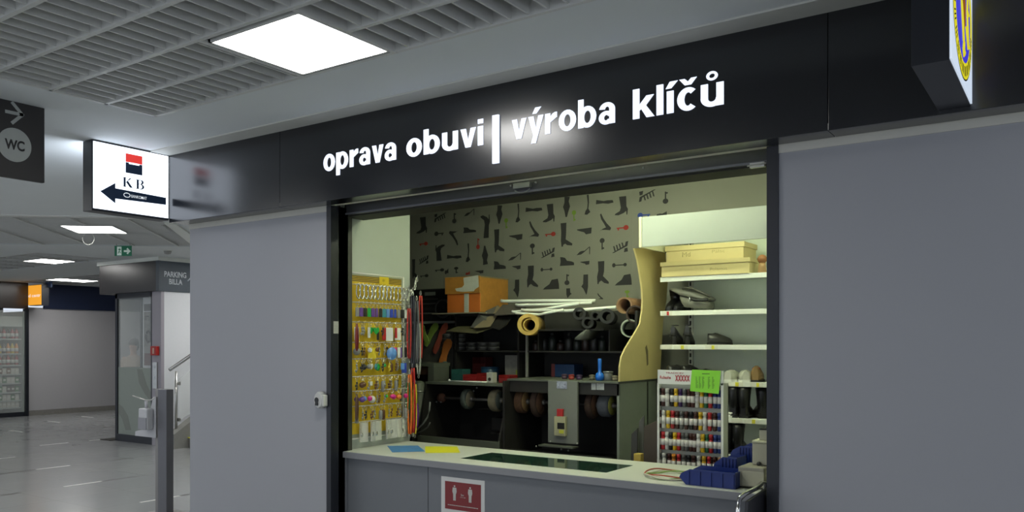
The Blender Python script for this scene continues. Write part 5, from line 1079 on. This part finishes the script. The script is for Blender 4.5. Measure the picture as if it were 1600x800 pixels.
# person inside the kiosk
P_ = onY(209, 550, 9.3)
def person():
    o = D.meshes.new('person'); zb = .0; x, y = P_.x, 9.3
    J = [(0, 0, .92), (0, .0, 1.12), (0, 0, 1.34), (0, 0, 1.44), (0, -.02, 1.52), (0, -.02, 1.62), (0, -.02, 1.70),
         (.17, 0, 1.38), (.24, -.05, 1.12), (.14, -.22, .98), (-.17, 0, 1.38), (-.24, -.05, 1.12), (-.14, -.22, .98),
         (.09, 0, .88), (.10, -.02, .48), (.10, .02, .08), (.10, -.12, .04), (-.09, 0, .88), (-.10, -.02, .48), (-.10, .02, .08), (-.10, -.12, .04)]
    E_ = [(0, 1), (1, 2), (2, 3), (3, 4), (4, 5), (5, 6), (2, 7), (7, 8), (8, 9), (2, 10), (10, 11), (11, 12), (0, 13), (13, 14), (14, 15), (15, 16), (0, 17), (17, 18), (18, 19), (19, 20)]
    Rr = [.14, .13, .13, .06, .055, .085, .07, .06, .045, .03, .06, .045, .03, .09, .06, .045, .035, .09, .06, .045, .035]
    # hands: palm and five fingers each
    for s_, w in ((1, 9), (-1, 12)):
        hx, hy, hz = J[w]; k = len(J); J.append((hx-s_*.02, hy-.05, hz-.01)); E_.append((w, k)); Rr.append(.026)
        for d in (-.028, -.010, .010, .028): J.append((hx-s_*.02+d, hy-.10+abs(d)*.4, hz-.03)); E_.append((k, len(J)-1)); Rr.append(.009)
        J.append((hx-s_*.055, hy-.06, hz+.02)); E_.append((k, len(J)-1)); Rr.append(.010)
    o.from_pydata([Vector(j) for j in J], E_, []); ob = D.objects.new('person', o); COL.objects.link(ob); ob.location = (x, y, 0); ob.rotation_euler = (0, 0, .5)
    md = ob.modifiers.new('skin', 'SKIN'); o.skin_vertices or None
    if not o.skin_vertices: bm = bmesh.new(); bm.from_mesh(o); bm.verts.layers.skin.verify(); bm.to_mesh(o); bm.free()
    for i, r in enumerate(Rr): o.skin_vertices[0].data[i].radius = (r, r*.8 if i in (0, 1, 2) else r)
    o.skin_vertices[0].data[0].use_root = True
    ob.modifiers.new('sub', 'SUBSURF').levels = 2; ob.modifiers['sub'].render_levels = 2
    sk = mat('skin_tone', (.50, .30, .21), .6, var=.05); cl = mat('clothes_tan', (.36, .28, .20), .8, var=.1)
    o.materials.append(sk)
    tag(ob, 'person in a tan top standing inside the glass kiosk', 'person')
    def child(bb, nm, m):
        me = D.meshes.new(nm); bmesh.ops.recalc_face_normals(bb.bm, faces=bb.bm.faces); bb.bm.to_mesh(me); bb.bm.free(); me.materials.append(m); q = D.objects.new(nm, me); COL.objects.link(q); q.parent = ob
    b = MB(); ell = lambda z, a_, b_, yo=0: [(math.cos(k*math.pi/8)*a_, yo+math.sin(k*math.pi/8)*b_, z) for k in range(16)]
    b.loft([ell(.86, .19, .145), ell(1.05, .175, .14), ell(1.25, .20, .145), ell(1.38, .20, .12), ell(1.44, .09, .08)])
    for s_ in (1, -1): b.tube([(s_*.17, 0, 1.38), (s_*.235, -.03, 1.2), (s_*.245, -.06, 1.11), (s_*.16, -.20, 1.0)], .062, 12, r2=.042)
    child(b, 'sweater', cl)
    b = MB()
    for s_ in (1, -1): b.tube([(s_*.085, 0, .93), (s_*.095, -.01, .5), (s_*.10, .02, .07)], .105, 14, r2=.065)
    child(b, 'trousers', mat('clothes_dark', (.03, .035, .05), .8, var=.1))
    b = MB(); b.ball((0, .0, 1.675), .098, (.95, 1.05, 1.0)); b.ball((0, .05, 1.62), .08, (1, .8, 1.3)); child(b, 'hair', mat('hair_dark', (.03, .02, .015), .6, var=.2))
    b = MB(); b.ball((0, -.115, 1.60), .012, (.8, 1.2, 1.4), 8); child(b, 'nose', sk)
    b = MB()
    for s_ in (1, -1): b.ball((s_*.032, -.100, 1.625), .008, n=8)
    b.box(-.022, .022, -.104, -.096, 1.565, 1.571); child(b, 'face_features', hmd)
hmd = hm
person()
# white wall with header beside the stairs
struct(box(-12.19, KW, 8.28, 8.34, 0, 2.51).build('wall_kiosk', mat('kiosk_wall_shaded', (.36, .34, .38), .5, var=.02)))  # end face coloured greyer to stand for the white wall's shaded side
struct(box(-12.1, KW, 8.34, 16, 0, 2.51).build('wall_stairs', wsh))
t = T('wayfinding_header', 'blue-grey header reading PARKING BILLA above the white stair wall', 'sign', (-11.95, 9.5, 2.75))
box(-12.0, KW+.03, 8.22, 15, 2.51, 3.0).build('panel', mat('header_bluegrey', (.045, .065, .085), .45, var=.04), t, .002)
xh = KW+.031
a, c = onX(256.5, 427, xh), onX(291, 432, xh)
lw = mat('print_white_soft', (.62, .66, .70), .5, var=.02)
glyph('PARKING', (xh, a.y, onX(270, 433, xh).z), UY, UZ, width=c.y-a.y, size=.125, bold=.03, th=.002).build('word', lw, t)
a2, c2 = onX(264, 438, xh), onX(285, 440, xh); glyph('BILLA', (xh, a2.y, onX(275, 444.5, xh).z), UY, UZ, width=c2.y-a2.y, size=.122, bold=.03, th=.002).build('word', lw, t)
b = MB(); e = onX(293, 439, xh); b.tube([(xh+.002, e.y, e.z), (xh+.002, e.y+.25, e.z+.22)], .012, 6); b.tube([(xh+.002, e.y+.05, e.z+.22), (xh+.002, e.y+.25, e.z+.22), (xh+.002, e.y+.25, e.z+.04)], .012, 6); b.build('arrow', lw, t)
struct(box(-13.66, KW+.06, 8.19, 15, 3.0, ZC).build('trim_7', white_m))
# fire call point and intercom
p = onY(243.5, 548, 8.27); t = T('fire_call_point', 'red fire alarm call point at the corner of the kiosk', 'alarm', (p.x, 8.27, p.z)); box(p.x-.075, p.x+.085, 8.215, 8.279, p.z-.075, p.z+.075).build('box_body', mat('alarm_red', (.40, .02, .015), .4, var=.05), t, .008); box(p.x-.01, p.x+.035, 8.211, 8.215, p.z-.05, p.z+.045).build('print', mat('alarm_print', (.55, .35, .28), .5, var=.2), t)
p0, p1 = onY(239.5, 607, 8.27), onY(246, 566, 8.27); t = T('intercom_panel', 'narrow grey intercom panel under the red fire call point', 'panel', (p0.x, 8.27, p0.z)); box(p0.x, p1.x, 8.255, 8.279, p0.z, p1.z).build('plate', steel_m, t, .002)
for zf in (.35, .75): box(p0.x+.03, p0.x+.07, 8.25, 8.255, p0.z+(p1.z-p0.z)*zf, p0.z+(p1.z-p0.z)*zf+.05).build('button', lw, t)
# stairs
t = T('staircase', 'grey staircase with a yellow marked first step beside the white wall', 'stairs', (-10.9, 9.5, 0)); stm = mat('stair_stone', (.16, .155, .14), .6, var=.1)
b = MB()
for k in range(12): b.box(-11.42, -9.4, 8.42+k*.29, 12.4, k*.165, (k+1)*.165)
b.build('steps', stm, t)
MB().prism([(8.16, 0), (12.4, 0), (12.4, 2.75), (8.62, .50), (8.16, .23)], (-11.60, 0, 0), UY, UZ, .17).build('stringer', mat('stringer_stone', (.24, .24, .22), .6, var=.08), t)
box(-11.42, -11.10, 8.405, 8.43, .155, .168).build('step_marking', mat('marking_yellow', (.70, .70, .02), .5, var=.05), t, label='yellow strip on the first step')
box(-11.10, -9.4, 8.405, 8.43, .155, .168).build('step_edge', mat('step_edge', (.4, .38, .34), .5, var=.05), t)
t = T('handrail', 'steel handrail with glass balustrade beside the stairs', 'handrail', (-11.55, 8.3, .3)); sl = (onX(297, 556, -11.6).z-onX(265, 578, -11.6).z)/(onX(297, 556, -11.6).y-onX(265, 578, -11.6).y)
r0 = onX(265, 578, -11.56); MB().tube([r0, r0+Vector((0, 4, 4*sl))], .028, 14).build('rail', mat('rail_steel', (.5, .5, .48), .2, 1, var=.05), t)
y0 = 8.29; MB().tube([(-11.56, y0, .30), (-11.56, y0, 1.22)], .022, 12).build('post', steel_m, t); MB().tube([(-11.56, y0+1.6, 1.2), (-11.56, y0+1.6, 1.22+1.6*sl)], .022, 12).build('post', steel_m, t)
for z in (.42, 1.0): box(-11.56, -11.52, y0+.02, y0+.06, z, z+.05).build('clamp', steel_m, t)
MB().prism([(y0+.06, .42), (11.8, .42+(11.8-y0)*sl*.98), (11.8, 1.08+(11.8-y0)*sl*.98), (y0+.06, 1.10)], (-11.565, 0, 0), UY, UZ, .01).build('glass_panel', glass_m, t)
# sanitizer post
t = T('sanitizer_stand', 'grey post with a white hand sanitizer dispenser in the corridor', 'stand', (-7.15, 4.99, 0))
px0, px1 = onY(246.5, 700, 4.95).x, onY(260, 700, 4.95).x
box(px0, px1-.0, 4.95, 5.03, 0, 1.213).build('post', mat('post_bluegrey', (.15, .15, .165), .45, .3, var=.05), t, .003)
box(px0-.055, px0-.0, 4.96, 5.02, 0, 1.213-.0).build('side_channel', mat('post_side', (.26, .25, .24), .45, .3, var=.05), t, .002)
box(px0-.12, px1+.08, 4.85, 5.15, 0, .012).build('foot_plate', MATS['post_side'], t, .002)
plm = mat('dispenser_white', (.50, .50, .52), .4, var=.02)
a, c = onY(211, 680, 4.94), onY(243, 620, 4.94)
MB().prism([(a.x, a.z-.005), (c.x, a.z-.005), (c.x, c.z), (onY(239, 620, 4.94).x, c.z), (onY(228, 650, 4.94).x, onY(228, 670, 4.94).z), (a.x, onY(211, 674, 4.94).z)][::-1], (0, 4.942, 0), UX, UZ, -.006).build('back_plate', plm, t)
bx0, bx1 = onY(221.5, 650, 4.90).x, onY(235, 650, 4.90).x; zz0, zz1 = onY(228, 671, 4.90).z, onY(228, 638, 4.90).z
box(bx0, bx1, 4.86, 4.935, zz0, zz1).build('bottle_holder', plm, t, .012); box(bx0+.005, bx1-.005, 4.853, 4.86, zz0+.0, zz0+.12).build('gel_window', mat('gel_grey', (.25, .25, .27), .3, var=.05), t, .004)
b = MB(); L = [onY(x, y, 4.88) for x, y in ((207, 618.5), (220, 623), (228, 625.5), (236, 625), (241, 622))]; b.tube(L, .006, 8); b.build('elbow_lever', steel_m, t); MB().tube([onY(228, 626, 4.89), onY(229, 638, 4.89)], .016, 10).build('pump', plm, t)
# WC-side ceiling bits
cexit = Vector((-10.95, 6.95, 0)); cexit = onZ(191.5, 381, 3.06)
t = T('exit_sign', 'green running man exit sign with arrow hanging from the corridor ceiling', 'sign', cexit)
dirx = Vector((cy, sy, 0)); nrm = Vector((-sy, cy, 0)); dd = (cexit.x*nrm.x+cexit.y*nrm.y); k_ = dd/FPX
def sc(x, y, off=0): return cexit+dirx*((x-191.5)*k_)+nrm*(-off)+Vector((0, 0, (381-y)*k_))
gnm = mat('exit_green', (.005, .10, .05), .4, emit=.06, var=.02); wts = mat('exit_white', (.55, .65, .6), .5, emit=.06, var=.02)
def slab(x0, y0, x1, y1, m, nm, off, th): MB().prism([(0, 0), (x1-x0, 0), (x1-x0, y1-y0), (0, y1-y0)], sc(x0, y1, off), dirx*k_, Vector((0, 0, k_)), th).build(nm, m, t)
slab(179, 384, 206, 400, gnm, 'panel', .0, .001); slab(183, 385.5, 190, 399, wts, 'door_print', .003, .001)
b = MB()
for L in ([(185, 396), (186.5, 392), (188.5, 395.5)], [(186.5, 392), (187.5, 388.5)], [(185, 390), (187.5, 389), (189, 391)], [(187.8, 387.2), (188.1, 387.0)]): b.tube([sc(x, y, .006) for x, y in L], .006, 5)
b.build('running_man', gnm, t); b = MB(); b.tube([sc(194, 392.5, .005), sc(202, 392.5, .005)], .014, 5); b.tube([sc(199, 388.5, .005), sc(203, 392.5, .005), sc(199, 396.5, .005)], .014, 5); b.build('arrow', wts, t)
b = MB(); b.tube([sc(182, 381), sc(182, 384)], .006, 5); b.tube([sc(203, 381), sc(203, 384)], .006, 5); b.build('hanger', steel_m, t)
p = onZ(262, 391, ZC); o = T('smoke_detector', 'small grey smoke detector on the ceiling near the exit sign', 'smoke detector', p); MB().lathe([(.05, 0), (.06, -.02), (.045, -.055), (.02, -.06)], p, 'z', 18).build('body', mat('detector_grey', (.30, .30, .28), .5, var=.05), o); MB().lathe([(.07, 0), (.07, -.012)], p, 'z', 18).build('base', white_m, o)
p = onZ(138, 366, ZC+.01); b = MB(); b.tube([p+dirx*(.075*math.cos(a))+Vector((0, 0, -.06-.075*math.sin(a))) for a in [i*math.pi/12 for i in range(24)]], .004, 6, True); tag(b.build('cable_loop', white_m), 'white cable loop hanging from the corridor ceiling below the light', 'cable')
# far wall, shop window on the far left, fascias
FW = -19.44
struct(box(FW-.1, FW, 9.94, 16, .12, 2.5).build('wall_far', mat('far_wall_grey', (.42, .41, .42), .4, var=.03))); struct(box(FW-.1, FW+.012, 9.94, 16, 0, .12).build('baseboard_far', mat('base_grey', (.22, .21, .19), .5, var=.2)))
tag(box(FW+.001, FW+.05, 10.30, 15.8, 2.48, ZC-.004).build('fascia_panel', mat('fascia_blue', (.018, .026, .06), .3, var=.1)), 'dark blue fascia over the far grey wall', 'fascia')
tag(box(FW+.001, FW+.05, 4, 9.93, 2.46, ZC-.004).build('fascia_panel', mat('fascia_brown', (.03, .024, .022), .25, var=.1)), 'dark brown fascia over the far shop window', 'fascia')
p0, p1 = onY(42, 478, 9.95), onY(65, 444, 9.95)
t = T('lightbox_sign', 'orange lit sign box with a white text band far down the corridor', 'sign', (p1.x, 9.95, p0.z)); box(FW+.05, p1.x, 9.952, 10.12, p0.z, p1.z).build('housing', frame_m, t)
box(p0.x, p1.x-.012, 9.946, 9.952, p0.z+.012, p1.z-.012).build('lit_face', mat('orange_lit', (.9, .42, .03), .5, emit=.2, ecol=(1, .42, .04)), t)
zmn = onY(53, 461.5, 9.94).z; zg = onY(53, 464, 9.94).z
glyph('nd centr', (p0.x+.01, 9.944, zg-.00), UX, UZ, width=(p1.x-p0.x-.05), size=.10, bold=.01, th=.002).build('lettering', prtw, t)
struct(box(FW-.1, FW+.06, 9.88, 9.94, 0, 2.46).build('trim_8', frame_m))
bl = onY(76, 442, 10.1); t = T('blue_hanging_sign', 'small blue sign hanging between the far ceiling lights', 'sign', bl); box(bl.x-.14, bl.x+.1, 10.1, 10.13, bl.z-.1, bl.z+.12).build('panel', mat('sign_blue', (.06, .10, .20), .5, var=.4, scale=9), t); MB().tube([(bl.x, 10.115, bl.z+.12), (bl.x, 10.115, ZC)], .01, 6).build('hanger', steel_m, t)
# shop window with goods
t = T('display_fridge', 'tall lit display cabinet with rows of goods in the far left shop', 'cabinet', (-20, 8.9, 0))
wm = mat('fridge_white', (.30, .34, .31), .5, var=.03)
box(-20.4, FW, 7.2, 9.86, 0, .10).build('plinth', frame_m, t); box(-20.45, -20.4, 7.2, 9.86, 0, 2.4).build('back_panel', wm, t); box(-20.4, FW, 9.83, 9.86, .1, 2.4).build('side_panel', wm, t)
box(FW-.3, FW-.02, 7.2, 9.83, 2.05, 2.28).build('header_panel', wm, t)
sz = [onX(20, y, FW-.15).z for y in (530, 557, 585, 600, 618, 633, 646)]
sz = [onX(20, y, FW-.15).z for y in (529, 552, 570, 584, 598, 612, 625, 636)]
for z in sz: box(-20.4, FW-.08, 7.2, 9.83, z-.03, z).build('shelf', wm, t)
cols_ = [('red', (.28, .03, .03)), ('dark', (.05, .03, .025)), ('orange', (.5, .2, .03)), ('yellow', (.5, .4, .03)), ('pale', (.42, .42, .36)), ('green', (.06, .16, .07)), ('brown', (.14, .07, .04))]
pal = [[0, 0, 1, 0, 1, 0], [3, 2, 1, 3, 1, 2], [0, 6, 0, 4, 0, 6], [4, 6, 4, 4, 1, 6], [4, 5, 4, 4, 5, 4], [1, 5, 4, 1, 1, 5], [4, 4, 5, 4, 4, 5], [4, 4, 4, 4, 4, 4]]
GP = {}
for ri, z in enumerate(sz):
    for k in range(12):
        ci = pal[ri][(k*5+ri) % 6]; cn, cc_ = cols_[ci]; h = R.uniform(.10, .15)
        loc = (FW-.16, 9.76-k*.095, z)
        if (ci, ri > 2) not in GP:
            o = T('packaged_good', '', 'package', (0, 0, 0)); gm = mat('good_'+cn, cc_, .4, var=.3, scale=40)
            if ri > 2: box(-.03, .03, -.04, .04, 0, .085).build('packet', gm, o, .004); box(-.031, .031, -.025, .025, .03, .06).build('label', mat('good_label', (.5, .5, .45), .5, var=.2, scale=50), o)
            else: MB().lathe([(.034, 0), (.037, .006), (.037, .10), (.018, .13), (.016, .15)], (0, 0, 0), 'z', 12).build('bottle', gm, o); MB().lathe([(.0375, .03), (.0375, .08)], (0, 0, 0), 'z', 12).build('label', MATS.get('good_label') or mat('good_label', (.5, .5, .45), .5, var=.2, scale=50), o)
            GP[(ci, ri > 2)] = o; KIDS(o); o.location = loc
        else: o = dup(GP[(ci, ri > 2)], loc)
        rl = ['top', 'second', 'third', 'fourth', 'fifth', 'sixth', 'seventh', 'lowest'][ri]
        o.scale = (1.35, 1.15, 1.5); o['label'] = '%s package on the %s shelf of the far display cabinet' % (cn, rl); o['group'] = '%s packages on the %s shelf of the far cabinet' % (cn, rl)
struct(box(FW-.005, FW, 7.2, 9.88, .1, 2.42).build('window_1', glass_m)); struct(box(-20.6, -20.5, 4, 9.9, 0, ZC).build('wall_far_shop', mat('far_shop_wall', (.1, .1, .09), .7, var=.05)))
struct(box(-24, -9, 15.9, 16, 0, ZC).build('wall_end', panel_m))
